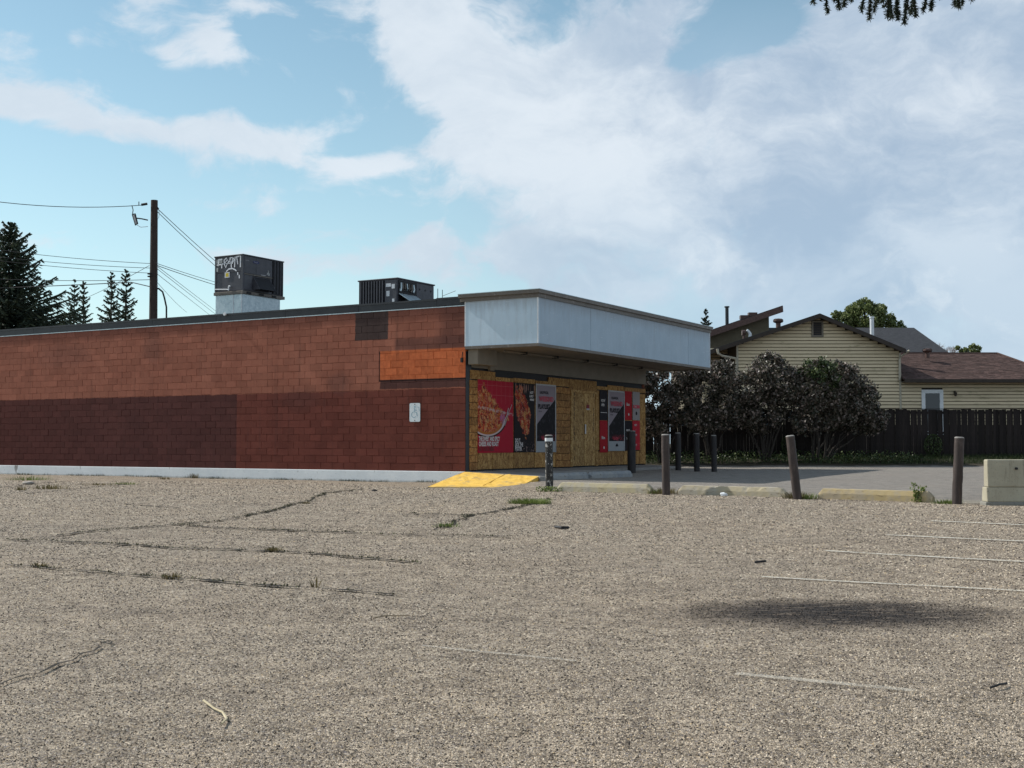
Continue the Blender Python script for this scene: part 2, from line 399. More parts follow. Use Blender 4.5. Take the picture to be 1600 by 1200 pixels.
def build_asphalt():
    T = mk('old_asphalt', .85, .25)
    pos = T.n('NewGeometry').outputs['Position']
    X, Y, Z = T.sep(pos)
    flat = T.comb(X, Y, 0)
    wob = T.n('TexNoise'); T.put(wob.inputs['Vector'], flat); wob.inputs['Scale'].default_value = 60
    fw = T.v('ADD', flat, T.v('SCALE', T.v('SUBTRACT', wob.outputs[1], (.5, .5, .5)), .012))
    v1 = T.voro(fw, 105); r1 = T.sep(v1[1])[0]; d1 = T.voro(fw, 105, 'DISTANCE_TO_EDGE')[0]
    v2 = T.voro(fw, 190); r2 = T.sep(v2[1])[1]
    v3 = T.voro(flat, 26); r3 = T.sep(v3[1])[0]
    n4 = T.noise(flat, 3.2, 12, .78); n5 = T.noise(flat, .35, 5, .55)
    g = T.m('ADD', T.m('ADD', T.m('MULTIPLY', r1, .46), T.m('MULTIPLY', r2, .24)), T.m('ADD', T.m('MULTIPLY', r3, .12), T.m('MULTIPLY', T.m('SUBTRACT', n4, .32), 1.15)))
    c = T.ramp(g, [(.12, (.026, .021, .016)), (.36, (.152, .121, .090)), (.6, (.305, .248, .187)), (.86, (.67, .56, .43))])
    hue = T.noise(flat, 40, 2, .5)
    c = T.mix(T.m('MULTIPLY', T.sm(T.sep(v1[1])[2], .8, .95), .5), c, (.30, .22, .12))
    c = T.mix(T.m('MULTIPLY', T.sm(T.sep(v1[1])[1], .85, .97), .5), c, (.20, .20, .24))
    c = T.mix(T.m('MULTIPLY', T.sm(d1, .05, .0), .55), c, (.03, .027, .024))
    c = T.mix(T.m('MULTIPLY', T.sm(n5, .38, .66), .30), c, T.mix(1, c, (1.16, 1.12, 1.08), 'MULTIPLY'))
    # alley beyond the kerbs: smoother, greyer
    q = T.v('SUBTRACT', flat, tuple(LA)); dd = T.v('DOT_PRODUCT', q, tuple(ln)); along = T.v('DOT_PRODUCT', q, tuple(ld))
    al = T.m('MULTIPLY', T.sm(T.m('ADD', dd, T.m('MULTIPLY', n5, .4)), .3, .8), T.sm(X, .3, 1.0))
    c = T.mix(T.m('MULTIPLY', al, .65), c, T.ramp(n4, [(.3, (.19, .185, .18)), (.7, (.29, .28, .27))]))
    lip_ = T.m('MULTIPLY', T.m('MULTIPLY', T.sm(dd, .02, .08), T.sm(T.m('ADD', dd, T.m('MULTIPLY', n4, .2)), .75, .6)), T.m('MULTIPLY', T.sm(along, -.6, .0), T.sm(X, 12, 11)))
    c = T.mix(T.m('MULTIPLY', lip_, .8), c, T.ramp(n4, [(.3, (.26, .235, .19)), (.7, (.42, .385, .32))]))
    lane = T.noise(T.v('MULTIPLY', flat, (.35, 1.1, 1)), .8, 5, .6)
    c = T.mix(T.m('MULTIPLY', T.sm(lane, .5, .68), .28), c, T.mix(1, c, (.66, .65, .66), 'MULTIPLY'))
    pale = T.noise(flat, .55, 6, .7)
    c = T.mix(T.m('MULTIPLY', T.sm(pale, .52, .64), .2), c, (.38, .32, .26))
    dk_ = T.noise(flat, 1.7, 3, .5); c = T.mix(T.m('MULTIPLY', T.sm(dk_, .70, .76), .5), c, (.08, .066, .055))
    # soil at the fence
    soil = T.m('MULTIPLY', T.sm(T.m('ADD', Y, T.m('MULTIPLY', T.noise(flat, 1.5, 4, .6), .9)), 44.1, 44.35), T.sm(X, 1, 2.5))
    c = T.mix(soil, c, T.ramp(n4, [(.3, (.035, .03, .02)), (.7, (.075, .062, .042))]))
    # dirt strip along the wall
    qq = T.v('SUBTRACT', flat, tuple(C0)); bx = T.v('DOT_PRODUCT', qq, tuple(E1)); by = T.v('DOT_PRODUCT', qq, tuple(E2))
    dirt = T.m('MULTIPLY', T.sm(T.m('ADD', bx, T.m('MULTIPLY', T.noise(flat, .9, 5, .65), 3.0)), .3, 1.6), T.sm(by, -.5, 7))
    c = T.mix(T.m('MULTIPLY', dirt, T.m('MULTIPLY', T.sm(n4, .45, .62), .7)), c, (.15, .115, .08))
    # round oil stain
    S0 = gnd(1315, 962)
    sx = T.m('SUBTRACT', X, S0.x); sy = T.m('SUBTRACT', Y, S0.y + .12)
    e = T.m('SQRT', T.m('ADD', T.m('POWER', T.m('ABSOLUTE', T.m('DIVIDE', sx, 1.45)), 2), T.m('POWER', T.m('ABSOLUTE', T.m('DIVIDE', sy, .95)), 2)))
    e = T.m('ADD', e, T.m('MULTIPLY', T.m('SUBTRACT', T.noise(flat, 2.4, 5, .6), .5), .55))
    st = T.sm(e, 1.0, .15)
    st2 = T.m('MULTIPLY', T.sm(e, .85, .25), T.sm(T.noise(T.v('MULTIPLY', flat, (1, 3.2, 1)), 5, 5, .65), .36, .52))
    c = T.mix(T.m('MULTIPLY', st, .72), c, T.mix(1, c, (.30, .27, .27), 'MULTIPLY'))
    c = T.mix(T.m('MULTIPLY', st2, .9), c, (.016, .013, .013))
    T.put(T.b.inputs['Base Color'], c)
    h = T.m('ADD', T.m('MULTIPLY', T.sm(d1, 0, .35), 1.0), T.m('ADD', T.m('MULTIPLY', r1, .8), T.m('MULTIPLY', n4, 1.5)))
    bump(T, h, 1.0, .006)
    return T.mat
m_asph = build_asphalt()
xs = [-900, -400, -200, -100, -60, -40] + [-30 + .6 * i for i in range(115)] + [45, 60, 100, 200, 400, 900]
ys = [-60, -20, -5, 0, 3] + [3.5 + .5 * i for i in range(29)] + [18 + .5 * i for i in range(64)] + [54, 60, 80, 120, 200, 400, 900]
mb = MB(); nx = len(xs)
for y in ys:
    for x in xs: mb.v.append((x, y, gz(x, y)))
for j in range(len(ys) - 1):
    for i in range(nx - 1):
        a = j * nx + i; mb.f.append((a, a + 1, a + nx + 1, a + nx)); mb.mi.append(0)
tag(mb.build('ground', m_asph, smooth=True), kind='structure')

# painted lines (worn)
def build_line():
    T = mk('worn_line_paint', .8, .2)
    pos = T.n('NewGeometry').outputs['Position']
    n = T.noise(pos, 55, 5, .75); n2 = T.noise(pos, 2.2, 4, .6); Yp = T.sep(pos)[1]
    T.put(T.b.inputs['Base Color'], T.ramp(n, [(.3, (.42, .40, .35)), (.7, (.72, .69, .60))]))
    T.put(T.b.inputs['Alpha'], T.m('MULTIPLY', T.sm(T.m('ADD', n, T.m('MULTIPLY', n2, .55)), .60, .78), T.m('ADD', .32, T.m('MULTIPLY', T.sm(Yp, 6.5, 9.0), .4))))
    return T.mat
m_line = build_line()
for (a, b, wd) in (((1190, 903), (1680, 930), .055), ((1150, 1056), (1430, 1083), .06), ((1290, 862), (1690, 884), .09), ((1385, 837), (1700, 851), .11), ((1455, 815), (1720, 826), .13), ((660, 1012), (900, 1036), .03)):
    pa, pb = G(*a), G(*b); n = 16; mb = MB()
    pts = [pa.lerp(pb, i / n) for i in range(n + 1)]
    for q in pts: q.z = gz(q.x, q.y) + .012
    mb.ribbon(pts, wd, (0, 0, 1)); tag(mb.build('parking_line', m_line), kind='structure')

# cracks
m_crack = mottled('crack_dirt', (.008, .007, .005), (.022, .017, .011), 9, .95)
m_weed = None
CR = [[(89, 838), (161, 829), (269, 821), (344, 814), (408, 802), (478, 786), (516, 771), (564, 765)],
      [(11, 844), (89, 845), (188, 852), (258, 858), (430, 864), (527, 871), (656, 881)],
      [(274, 821), (344, 825), (457, 831), (597, 836), (699, 838), (795, 840)],
      [(672, 829), (699, 823), (704, 815), (736, 807), (806, 796), (860, 779)],
      [(645, 803), (731, 806)],
      [(11, 884), (59, 886), (156, 896), (220, 900), (269, 904), (376, 912), (462, 920), (613, 932)],
      [(158, 1014), (122, 1028), (60, 1056), (0, 1074)], [(140, 1002), (158, 1004), (150, 1012)],
      [(190, 788), (280, 795)], [(0, 762), (60, 756), (110, 752)], [(40, 772), (120, 764), (200, 757), (290, 757)]]
crack_pts = []
for k, cr in enumerate(CR):
    ctrl = [G(*c) for c in cr]; pts = []
    for a, b in zip(ctrl, ctrl[1:]):
        n = max(4, int((b - a).length / .10))
        for i in range(n): pts.append(a.lerp(b, i / n))
    pts.append(ctrl[-1])
    tt = (ctrl[-1] - ctrl[0]).normalized(); nn = Vector((-tt.y, tt.x, 0)); wob = 0; out = []; wds = []
    for i, q in enumerate(pts):
        wob = wob * .93 + R.gauss(0, .022); q = q + nn * wob
        q.z = gz(q.x, q.y) + .014; out.append(q); wds.append(max(.008, R.gauss(.055, .035)) * (.22 if k in (6, 7) else .6 if k == 5 else .9))
    crack_pts.append(out)
    mb = MB(); mb.ribbon(out, wds, (0, 0, 1)); tag(mb.build('ground_crack', m_crack), kind='structure')

# ------------------------------------------------------------------ the building
bld = empty('brick_shop', 'single storey painted block shop, orange and maroon, boarded up under a white canopy', 'building', C0, BROT)
ZT = ZB + 22 * CH          # top of blocks
LEN, DEP = 26.0, on_front(1008, 700)[0]
mb = MB()
mb.box(0, .25, 0, LEN, ZB, ZT)                       # left wall backing
mb.box(.25, DEP, LEN - .25, LEN, ZB, ZT)
mb.box(DEP - .25, DEP, .02, LEN - .25, ZB, ZT)
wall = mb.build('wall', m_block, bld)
mb = MB(); mb.box(-.03, DEP + .02, -.005, LEN + .02, -.3, ZB); bevel(mb.build('foundation', m_found, bld), .012)
mb = MB(); mb.box(.25, DEP - .25, .02, LEN - .25, ZT - .15, ZT - .02); mb.build('roof', m_acdark, bld)
# blocks
def joints(r):
    # thick paint fills most joints; some stay open
    return [r.choice((.0005, .001, .0018, .003, .005, .007)) for _ in range(4)]
def block_mesh(y0, y1, z0, z1, b=.003, t=.010, mb=None, tilt=(0, 0), off=0, o=(0, 0), J=(.003,) * 4):
    own = mb is None
    if own: mb = MB()
    oy, oz = o
    P = []
    ja, jb, jc, jd = J
    for (yy, zz) in ((y0 + ja, z0 + jc), (y1 - jb, z0 + jc), (y1 - jb, z1 - jd), (y0 + ja, z1 - jd)): P.append((0, yy - oy, zz - oz))
    for (yy, zz) in ((y0 + ja * 2, z0 + jc * 2), (y1 - jb * 2, z0 + jc * 2), (y1 - jb * 2, z1 - jd * 2), (y0 + ja * 2, z1 - jd * 2)):
        P.append((-t - off - tilt[0] * (yy - (y0 + y1) / 2) - tilt[1] * (zz - (z0 + z1) / 2), yy - oy, zz - oz))
    k = len(mb.v); mb.v += P
    for f in ((4, 7, 6, 5), (0, 4, 5, 1), (1, 5, 6, 2), (2, 6, 7, 3), (3, 7, 4, 0)): mb.f.append(tuple(k + i for i in f)); mb.mi.append(0)
    return mb
variants = {}
def variant(L, k):
    key = (round(L, 3), k)
    if key not in variants:
        r2 = random.Random(k * 31 + int(L * 100))
        m_ = block_mesh(0, L, 0, CH, J=joints(r2), tilt=(r2.gauss(0, .003), r2.gauss(0, .006)), off=abs(r2.gauss(0, .0012)))
        me = bpy.data.meshes.new('block'); me.from_pydata(m_.v, [], m_.f); me.materials.append(m_block); variants[key] = me
    return variants[key]
far = MB(); nb = 0
spans = []
for r_ in range(22):
    y = 0.0; first = .4 if r_ % 2 == 0 else .2
    while y < LEN - .01:
        L = first if y == 0 else .4
        L = min(L, LEN - y); spans.append((y, L, r_)); y += L
spans.sort()
for (y, L, r_) in spans:
    z0 = ZB + r_ * CH
    if nb < 300:
        o = obj('block', variant(L, R.randrange(24)), wall, (0, y, z0)); nb += 1
    else:
        block_mesh(y, y + L, z0, z0 + CH, mb=far, J=joints(R), tilt=(R.gauss(0, .003), R.gauss(0, .006)), off=abs(R.gauss(0, .0012)))
far.build('block_courses', m_block, wall)['kind'] = 'stuff'
# roof cap
seams = [LEN] + [on_left(p_, 490)[0] for p_ in (54, 144, 239, 339, 362, 447, 561, 683)] + [-.02]
seams = [LEN, 21.5] + seams[1:]
ztop = on_left(727, 463.5)[1]
for a, b in zip(seams, seams[1:]):
    mb = MB(); dz_ = R.gauss(0, .004); mb.box(-.03 + R.gauss(0, .001), .3, b + .004, a - .004, ZT + .0 + dz_, ztop - .05 + dz_)
    mb.box(-.045, .3, b + .002, a - .002, ztop - .05 + dz_, ztop + dz_)
    mb.build('cap_panel', m_black, bld)
mb = MB(); mb.box(-.036, 0, -.02, LEN, ZT - .028, ZT - .006); mb.build('drip_edge', m_galv, bld)  # pale metal strip draws the highlight along the drip edge
y_, z_ = on_left(354.5, 491)
mb = MB(); mb.tube([(-.11, y_, z_), (-.065, y_, z_)], .05, 12); mb.build('vent_cover', m_white, bld)
# front wall
def fr(px, py, off=0): return on_front(px, py, off)
zs = ZB + .03
xend = DEP
mb = MB(); mb.box(.004, .27, -.012, .25, ZB, 3.45); mb.build('corner_post', m_black, bld)
mb = MB(); mb.box(.27, xend - .01, .02, .3, ZB, 4.6); mb.build('shop_front', m_ink, bld)
ztopb = fr(800, 583)[1]
# lintel band above the boards
mb = MB(); mb.box(.27, xend, -.04, .02, 3.04, 3.62); mb.build('lintel', m_tan, bld)
mb = MB(); mb.box(.05, .27 + .75, -.35, -.045, 3.10, 3.56); bevel(mb.build('shutter_box', m_tan, bld), .015)
xj = fr(762, 560)[0]
mb = MB(); mb.box(xj - .05, xj + .16, -.12, -.04, 3.0, 3.56); mb.build('lintel_trim', m_soffit, bld)
def board(name, px0, px1, z0, z1, m, y=-.0, t=.022, g=.017):
    x0, x1 = fr(px0, 690)[0], fr(px1, 690)[0]
    mb = MB(); mb.box(x0 + g, x1 - g, y - t, y + .018, z0 + g, z1 - g); return mb.build(name, m, bld)
zl, zu = .80, 2.72
for (a, b) in ((745, 768), (768, 801.6), (801.6, 834), (834, 867), (932, 947.6), (947.6, 973.5), (973.5, 998)):
    board('plywood_board', a, b, zs, zl, m_osb, -R.random() * .006)
    board('plywood_board', a, b, zl, zu, m_osb, -R.random() * .006)
for (a, b, zz) in ((733, 773, 3.03), (773, 801.6, 2.90), (801.6, 835, 2.92), (835, 856, 2.90), (856, 889, 3.03), (932, 948.6, 2.90), (948.6, 974, 2.96), (974, 1008, 2.94)):
    board('plywood_board', a, b, zu, zz - .04, m_osb, -.004 - R.random() * .006)
board('plywood_board', 889, 932, 2.50, 3.0, m_osb)
board('plywood_board', 998, 1008, zs, zu, m_osb)
# stained block piers
for (a, b) in ((732.5, 745), (867, 890)):
    x0, x1 = fr(a, 690)[0], fr(b, 690)[0]; z = zs; k = 0
    while z < zu - .05:
        h = min(CH, zu - z); mb = MB(); mb.box(x0 + .006, x1 - .006, -.03 - R.random() * .008, .02, z + .005, z + h - .005)
        bevel(mb.build('pier_block', m_osbd, bld), .006); z += CH
# door
dx0, dx1 = fr(890.5, 690)[0], fr(931.5, 690)[0]; dm = fr(911.5, 690)[0]; dzt = fr(911, 610.5)[1]
mb = MB(); mb.box(dx0, dx0 + .09, -.05, .02, zs, dzt); mb.box(dx1 - .09, dx1, -.05, .02, zs, dzt); mb.box(dx0 + .09, dx1 - .09, -.05, .02, dzt - .07, dzt); mb.build('door_frame', m_osbl, bld)
for (a, b, s_) in ((dx0 + .1, dm - .012, 1), (dm + .012, dx1 - .1, -1)):
    mb = MB(); mb.box(a, b, -.03, .02, zs + .02, dzt - .08); dr = mb.build('door', m_osbl, bld)
    xx = a + .13 if s_ > 0 else b - .13
    mb = MB()
    for k in range(14):
        if R.random() < .75:
            zz = zs + .2 + k * .15; mb.box(xx - .012, xx + .012, -.034, -.03, zz, zz + .11)
    mb.build('hinge_strip', m_ink, dr)
    if s_ < 0:
        hz0, hz1 = fr(912, 678)[1], fr(912, 663)[1]
        mb = MB(); mb.box(a - .02, a + .05, -.075, -.05, hz0, hz1); mb.box(a, a + .03, -.05, -.03, hz0, hz0 + .04); mb.box(a, a + .03, -.05, -.03, hz1 - .04, hz1); bevel(mb.build('handle', m_steel, dr), .006)
# canopy
CX0, CX1, CY = -.045, w2b(at(1108.3, 545, 41.2)).x, None
cyn = on_left(840, 500)[0] if False else None
# near corner: on left plane extended
yN, zN0 = on_left(840.3, 536, CX0); zN1 = on_left(840.3, 464, CX0)[1]
r = ray(1108.4, 540); t = (yN - w2b(CAM).y) / r.dot(E2); CX1 = w2b(CAM + r * t).x
zc0, zc1 = zN0, zN1
panels = [CX0, 2.9, 5.3, 7.7, 9.9, CX1]
mb = MB(); mb.box(CX0 + .02, CX1 - .02, yN + .02, -.001, zc0 + .02, zc1); mb.build('canopy_core', m_soffit, bld)
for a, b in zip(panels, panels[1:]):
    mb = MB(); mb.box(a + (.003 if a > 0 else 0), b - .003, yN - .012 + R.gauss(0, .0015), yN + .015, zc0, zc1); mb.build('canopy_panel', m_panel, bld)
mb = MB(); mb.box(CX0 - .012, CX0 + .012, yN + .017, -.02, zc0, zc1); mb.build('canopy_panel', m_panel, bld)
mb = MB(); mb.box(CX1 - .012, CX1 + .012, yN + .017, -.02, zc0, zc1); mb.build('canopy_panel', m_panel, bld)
# corner beads
mb = MB(); mb.box(CX0 - .02, CX0 + .01, yN - .02, yN + .01, zc0, zc1); mb.box(CX1 - .01, CX1 + .02, yN - .02, yN + .01, zc0, zc1); mb.box(CX0 - .018, CX0 + .01, -.04, -.012, zc0, zc1)
mb.build('corner_bead', m_white, bld)
# patched triangle on the side panel
# trim on top: two steps with overhang
tz = on_left(840.3, 453, CX0)[1]
mb = MB(); mb.box(CX0 - .05, CX1 + .05, yN - .05, .12, zc1 + .0, zc1 + .10); mb.build('canopy_trim', m_trim, bld)
mb = MB(); mb.box(CX0 - .11, CX1 + .10, yN - .10, .14, zc1 + .10, zc1 + .19); mb.build('canopy_trim', m_trim, bld)
mb = MB(); mb.box(CX0 - .12, CX1 + .11, yN - .11, .15, zc1 + .19, zc1 + .205); mb.build('canopy_flashing', m_galv, bld)
mb = MB(); mb.box(CX0 - .03, CX1 + .03, yN - .03, yN + .06, zc0 - .075, zc0); mb.box(CX0 - .03, CX0 + .06, yN + .06, -.03, zc0 - .075, zc0); mb.box(CX1 - .06, CX1 + .03, yN + .06, -.03, zc0 - .075, zc0)
mb.build('canopy_lower_trim', m_trim, bld)
x = CX0 + .06
while x < CX1 - .07:
    b = min(x + .62, CX1 - .06); mb = MB(); mb.box(x, b - .012, yN + .06, -.03, zc0 - .04 - .004 * R.random(), zc0 + .015); mb.build('soffit_panel', m_soffit, bld); x = b
# conduit under the canopy
mb = MB(); yc = -.62; zq = zc0 - .085
mb.tube([(.9, yc, zq), (xend - .2, yc, zq)], .022, 8); mb.tube([(.9, yc - .1, zq), (xend - .6, yc - .1, zq)], .012, 6)
cnd = mb.build('conduit', m_soffit, bld)
for xx in (1.9, 3.7, 5.6, 7.6, 9.5):
    mb = MB(); mb.box(xx, xx + .06, yc - .14, yc + .05, zq - .03, zq + .045); mb.build('conduit_clamp', m_ink, cnd)
y_, z_ = on_left(721, 563)
mb = MB(); mb.box(-.07, -.015, y_ - .07, y_ - .01, z_ - .06, z_ + .06); mb.tube([(-.04, y_ - .04, z_ + .05), (-.05, y_ - .07, z_ + .22)], .012, 6); mb.build('junction_box', m_ink, bld)
# sidewalk slab + ramp
m_side = mottled('sidewalk_concrete', (.20, .195, .185), (.28, .27, .255), 1.6, .9, c3=(.17, .165, .16), bs=.5, bd=.01)
mb = MB()
def bslab(x0, x1):
    P = [b2w(x0, 0, .30), b2w(x0, yN - .02, .215), b2w(x1 * .5, yN - .02, .225), b2w(x1, -1.1, .26), b2w(x1, 0, .30)] if x0 < 0 else [b2w(x0, 0, .30), b2w(x0, -1.1, .26), b2w(x1, -1.1, .26), b2w(x1, 0, .30)]
    mb_ = MB(); mb_.prism(P, (0, 0, -.5)); return mb_
xk = 0.0
slabs = [-.05, 2.4, 4.8, 7.2, 9.6, DEP + .3]
root_s = MB(); root_s.prism([b2w(-.03, -.01, .2), b2w(-.03, yN, .17), b2w(1.1, yN, .17), b2w(2.2, -1.05, .2), b2w(DEP + .25, -1.05, .2), b2w(DEP + .25, -.01, .2)], (0, 0, -.45))
sw = tag(root_s.build('sidewalk', m_side), kind='structure')
for a, b in zip(slabs, slabs[1:]): bevel(bslab(a, b - .012).build('slab', m_side, sw), .012)
def build_yellow():
    T = mk('yellow_ramp_paint', .75, .3)
    pos = T.n('NewGeometry').outputs['Position']; n = T.noise(pos, 6, 8, .75); n2 = T.noise(pos, 35, 5, .75)
    c = T.ramp(n, [(.25, (.60, .34, .045)), (.6, (.78, .50, .10)), (.85, (.85, .62, .22))])
    c = T.mix(T.m('MULTIPLY', T.sm(n2, .58, .66), .6), c, (.28, .2, .1))
    n3 = T.noise(pos, 2.4, 7, .75); c = T.mix(T.m('MULTIPLY', T.sm(n3, .55, .62), .65), c, (.30, .25, .18)); z_ = T.sep(pos)[2]
    c = T.mix(T.m('MULTIPLY', T.sm(T.m('ADD', z_, T.m('MULTIPLY', n, .08)), .085, .03), .6), c, (.24, .19, .12))
    T.put(T.b.inputs['Base Color'], c); bump(T, n2, .7, .012); return T.mat
m_yramp = build_yellow()
g = lambda px, py: gnd(px, py, 0.0)
tl = b2w(-.06, 0.0, .285); tr = b2w(-.06, yN - .05, .20); tm = tl.lerp(tr, .55); lip = Vector((0, 0, -.03))
bl_, bm_, br_ = g(668, 761.5), g(750, 762), g(810, 762)
ramp = empty('kerb_ramp', 'yellow painted concrete wheelchair ramp at the shop corner', 'ramp', tl)
for P in ([tl, bl_, bm_, tm], [tm + E2 * -.015, bm_ + Vector((.03, 0, 0)), br_, tr]):
    mb = MB(); Q = [q - tl for q in P]; n_ = 8
    # grid with a little unevenness
    rows = []
    for i in range(n_ + 1):
        for j in range(n_ + 1):
            a = Q[0].lerp(Q[1], i / n_); b = Q[3].lerp(Q[2], i / n_); c = a.lerp(b, j / n_)
            ed_ = i == n_; mb.v.append((c.x + (R.gauss(0, .03) if ed_ else 0), c.y + (R.gauss(0, .06) if ed_ else 0), c.z + R.gauss(0, .006) + .012))
    for i in range(n_):
        for j in range(n_):
            a = i * (n_ + 1) + j; mb.f.append((a, a + n_ + 1, a + n_ + 2, a + 1)); mb.mi.append(0)
    k = len(mb.v)
    edge = [Q[0], Q[1], Q[2], Q[3]]
    for a, b in zip(edge, edge[1:] + edge[:1]):
        mb.face([a + Vector((0, 0, .012)), b + Vector((0, 0, .012)), Vector((b.x, b.y, -.35)), Vector((a.x, a.y, -.35))])
    mb.build('ramp_panel', m_yramp, ramp)

# wall sign (wheelchair)
u0, zA = on_left(657.5, 659); u1, zB_ = on_left(641, 630)
yc_, zc_ = (u0 + u1) / 2, (zA + zB_) / 2; wS, hS = abs(u1 - u0), abs(zB_ - zA)
def rrect(w_, h_, r_, n=5):
    P = []
    for (cx, cz, a0) in ((w_ / 2 - r_, h_ / 2 - r_, 0), (-w_ / 2 + r_, h_ / 2 - r_, 90), (-w_ / 2 + r_, -h_ / 2 + r_, 180), (w_ / 2 - r_, -h_ / 2 + r_, 270)):
        for k in range(n + 1): a = rad(a0 + 90 * k / n); P.append((cx + r_ * math.cos(a), cz + r_ * math.sin(a)))
    return P
sign = empty('wall_sign', 'small weathered white sign with faded blue wheelchair symbol on the maroon block wall', 'sign', b2w(-.024, yc_, zc_), BROT)
mb = MB(); mb.prism([Vector((0, a, b)) for a, b in rrect(wS + .012, hS + .012, .045)], (-.004, 0, 0)); mb.build('sign_edge', m_ink, sign)
mb = MB(); mb.prism([Vector((-.004, a, b)) for a, b in rrect(wS, hS, .04)], (-.004, 0, 0)); mb.build('sign_plate', mottled('sign_white', (.6, .68, .72), (.74, .78, .8), 9, .5, c3=(.4, .55, .62)), sign)
mb = MB(); nx_ = (-1, 0, 0); XX = -.011
P = lambda a, b: Vector((XX, -a * wS, b * hS))
mb.ribbon([P(-.05, .28), P(0, .3), P(.05, .26)], .05, nx_); mb.ribbon([P(-.02, .22), P(-.02, .02), P(.16, .0), P(.24, -.2)], .028, nx_)
mb.ribbon([P(-.02, .12), P(.2, .12)], .02, nx_)
mb.ribbon([P(-.08 + .22 * math.cos(a), -.12 + .15 * math.sin(a)) for a in [rad(100 + 22 * k) for k in range(11)]], .022, nx_)
mb.ribbon([P(.36, .3), P(.42, .05)], .02, nx_); mb.build('wheelchair_symbol', m_blue, sign)
for zz in (.43, -.43):
    mb = MB(); mb.tube([(-.008, 0, zz * hS), (-.014, 0, zz * hS)], .014, 8); mb.build('bolt', m_ink, sign)

# ------------------------------------------------------------------ posters
def poster_mat(name, fn):
    T = mk(name, .6, .15); co = T.n('TexCoord').outputs['Object']; x, y, z = T.sep(co)
    T.put(T.b.inputs['Base Color'], T.mix(1, fn(T, co, x, z), (.82, .70, .72), 'MULTIPLY')); return T.mat
def food(T, co, x, z, sc, stops):
    wp = T.n('TexNoise'); T.put(wp.inputs['Vector'], co); wp.inputs['Scale'].default_value = 7; wp.inputs['Detail'].default_value = 4
    cw = T.v('ADD', co, T.v('SCALE', T.v('SUBTRACT', wp.outputs[1], (.5, .5, .5)), .35))
    v_ = T.voro(cw, sc); e_ = T.voro(cw, sc * 1.2, 'DISTANCE_TO_EDGE')[0]
    c = T.ramp(T.sep(v_[1])[0], stops)
    c = T.mix(T.m('MULTIPLY', T.sm(e_, .06, .01), T.sm(T.noise(co, 6, 2, .5), .42, .6)), c, (.62, .45, .30))
    return T.mix(T.m('MULTIPLY', T.sm(T.noise(cw, sc * 1.5, 3, .6), .52, .62), .75), c, (.06, .01, .008))
pz = [(.0, (.16, .012, .01)), (.3, (.45, .035, .02)), (.6, (.55, .14, .03)), (.85, (.62, .34, .12))]
def f_pizza(T, co, x, z):
    c = T.mix(0, (.42, .012, .035), (0, 0, 0))
    gx = T.m('FRACT', T.m('MULTIPLY', x, 1 / .24)); g2 = T.m('FRACT', T.m('MULTIPLY', z, 1 / .26))
    ln_ = T.m('MAXIMUM', T.sm(T.m('ABSOLUTE', T.m('SUBTRACT', gx, .5)), .475, .49), T.sm(T.m('ABSOLUTE', T.m('SUBTRACT', g2, .5)), .475, .49))
    c = T.mix(T.m('MULTIPLY', T.m('MULTIPLY', ln_, T.sm(z, 1.3, 1.35)), .5), c, (.6, .25, .25))
    F = food(T, co, x, z, 13, pz)
    nz = T.m('MULTIPLY', T.m('SUBTRACT', T.noise(co, 5, 4, .6), .5), .45)
    e = T.m('SQRT', T.m('ADD', T.m('POWER', T.m('ABSOLUTE', T.m('DIVIDE', T.m('SUBTRACT', x, .50), .90)), 2), T.m('POWER', T.m('ABSOLUTE', T.m('DIVIDE', T.m('SUBTRACT', z, .98), .50)), 2)))
    low = T.sm(z, 1.0, .9)
    c = T.mix(T.m('MULTIPLY', T.sm(e, 1.14, 1.12), low), c, (.015, .01, .01))
    c = T.mix(T.m('MULTIPLY', T.sm(e, 1.07, 1.05), low), c, (.62, .58, .58))
    c = T.mix(T.m('MULTIPLY', T.sm(e, .99, .97), low), c, (.42, .17, .04))
    upper = T.sm(T.m('ADD', T.m('ADD', z, nz), T.m('MULTIPLY', T.m('ABSOLUTE', T.m('SUBTRACT', x, .30)), .7)), 1.86, 1.80)
    body = T.m('MULTIPLY', T.m('MULTIPLY', upper, T.sm(e, 1.9, 1.8)), T.sm(z, .86, .9))
    c = T.mix(T.m('MAXIMUM', body, T.m('MULTIPLY', T.sm(e, .88, .84), T.sm(z, 1.2, 1.1))), c, F)
    cut = T.m('MULTIPLY', T.sm(T.m('ABSOLUTE', T.m('ADD', T.m('SUBTRACT', z, 1.18), T.m('MULTIPLY', T.m('SUBTRACT', x, .5), .1))), .05, .02), T.sm(T.noise(co, 14, 3, .6), .42, .55))
    c = T.mix(T.m('MULTIPLY', cut, .8), c, (.55, .5, .48))
    on = T.m('SQRT', T.m('ADD', T.m('POWER', T.m('ABSOLUTE', T.m('SUBTRACT', x, 1.28)), 2), T.m('POWER', T.m('ABSOLUTE', T.m('SUBTRACT', z, .93)), 2)))
    return T.mix(T.m('MULTIPLY', T.sm(on, .16, .12), T.sm(T.noise(co, 16, 3, .6), .4, .55)), c, (.45, .16, .36))
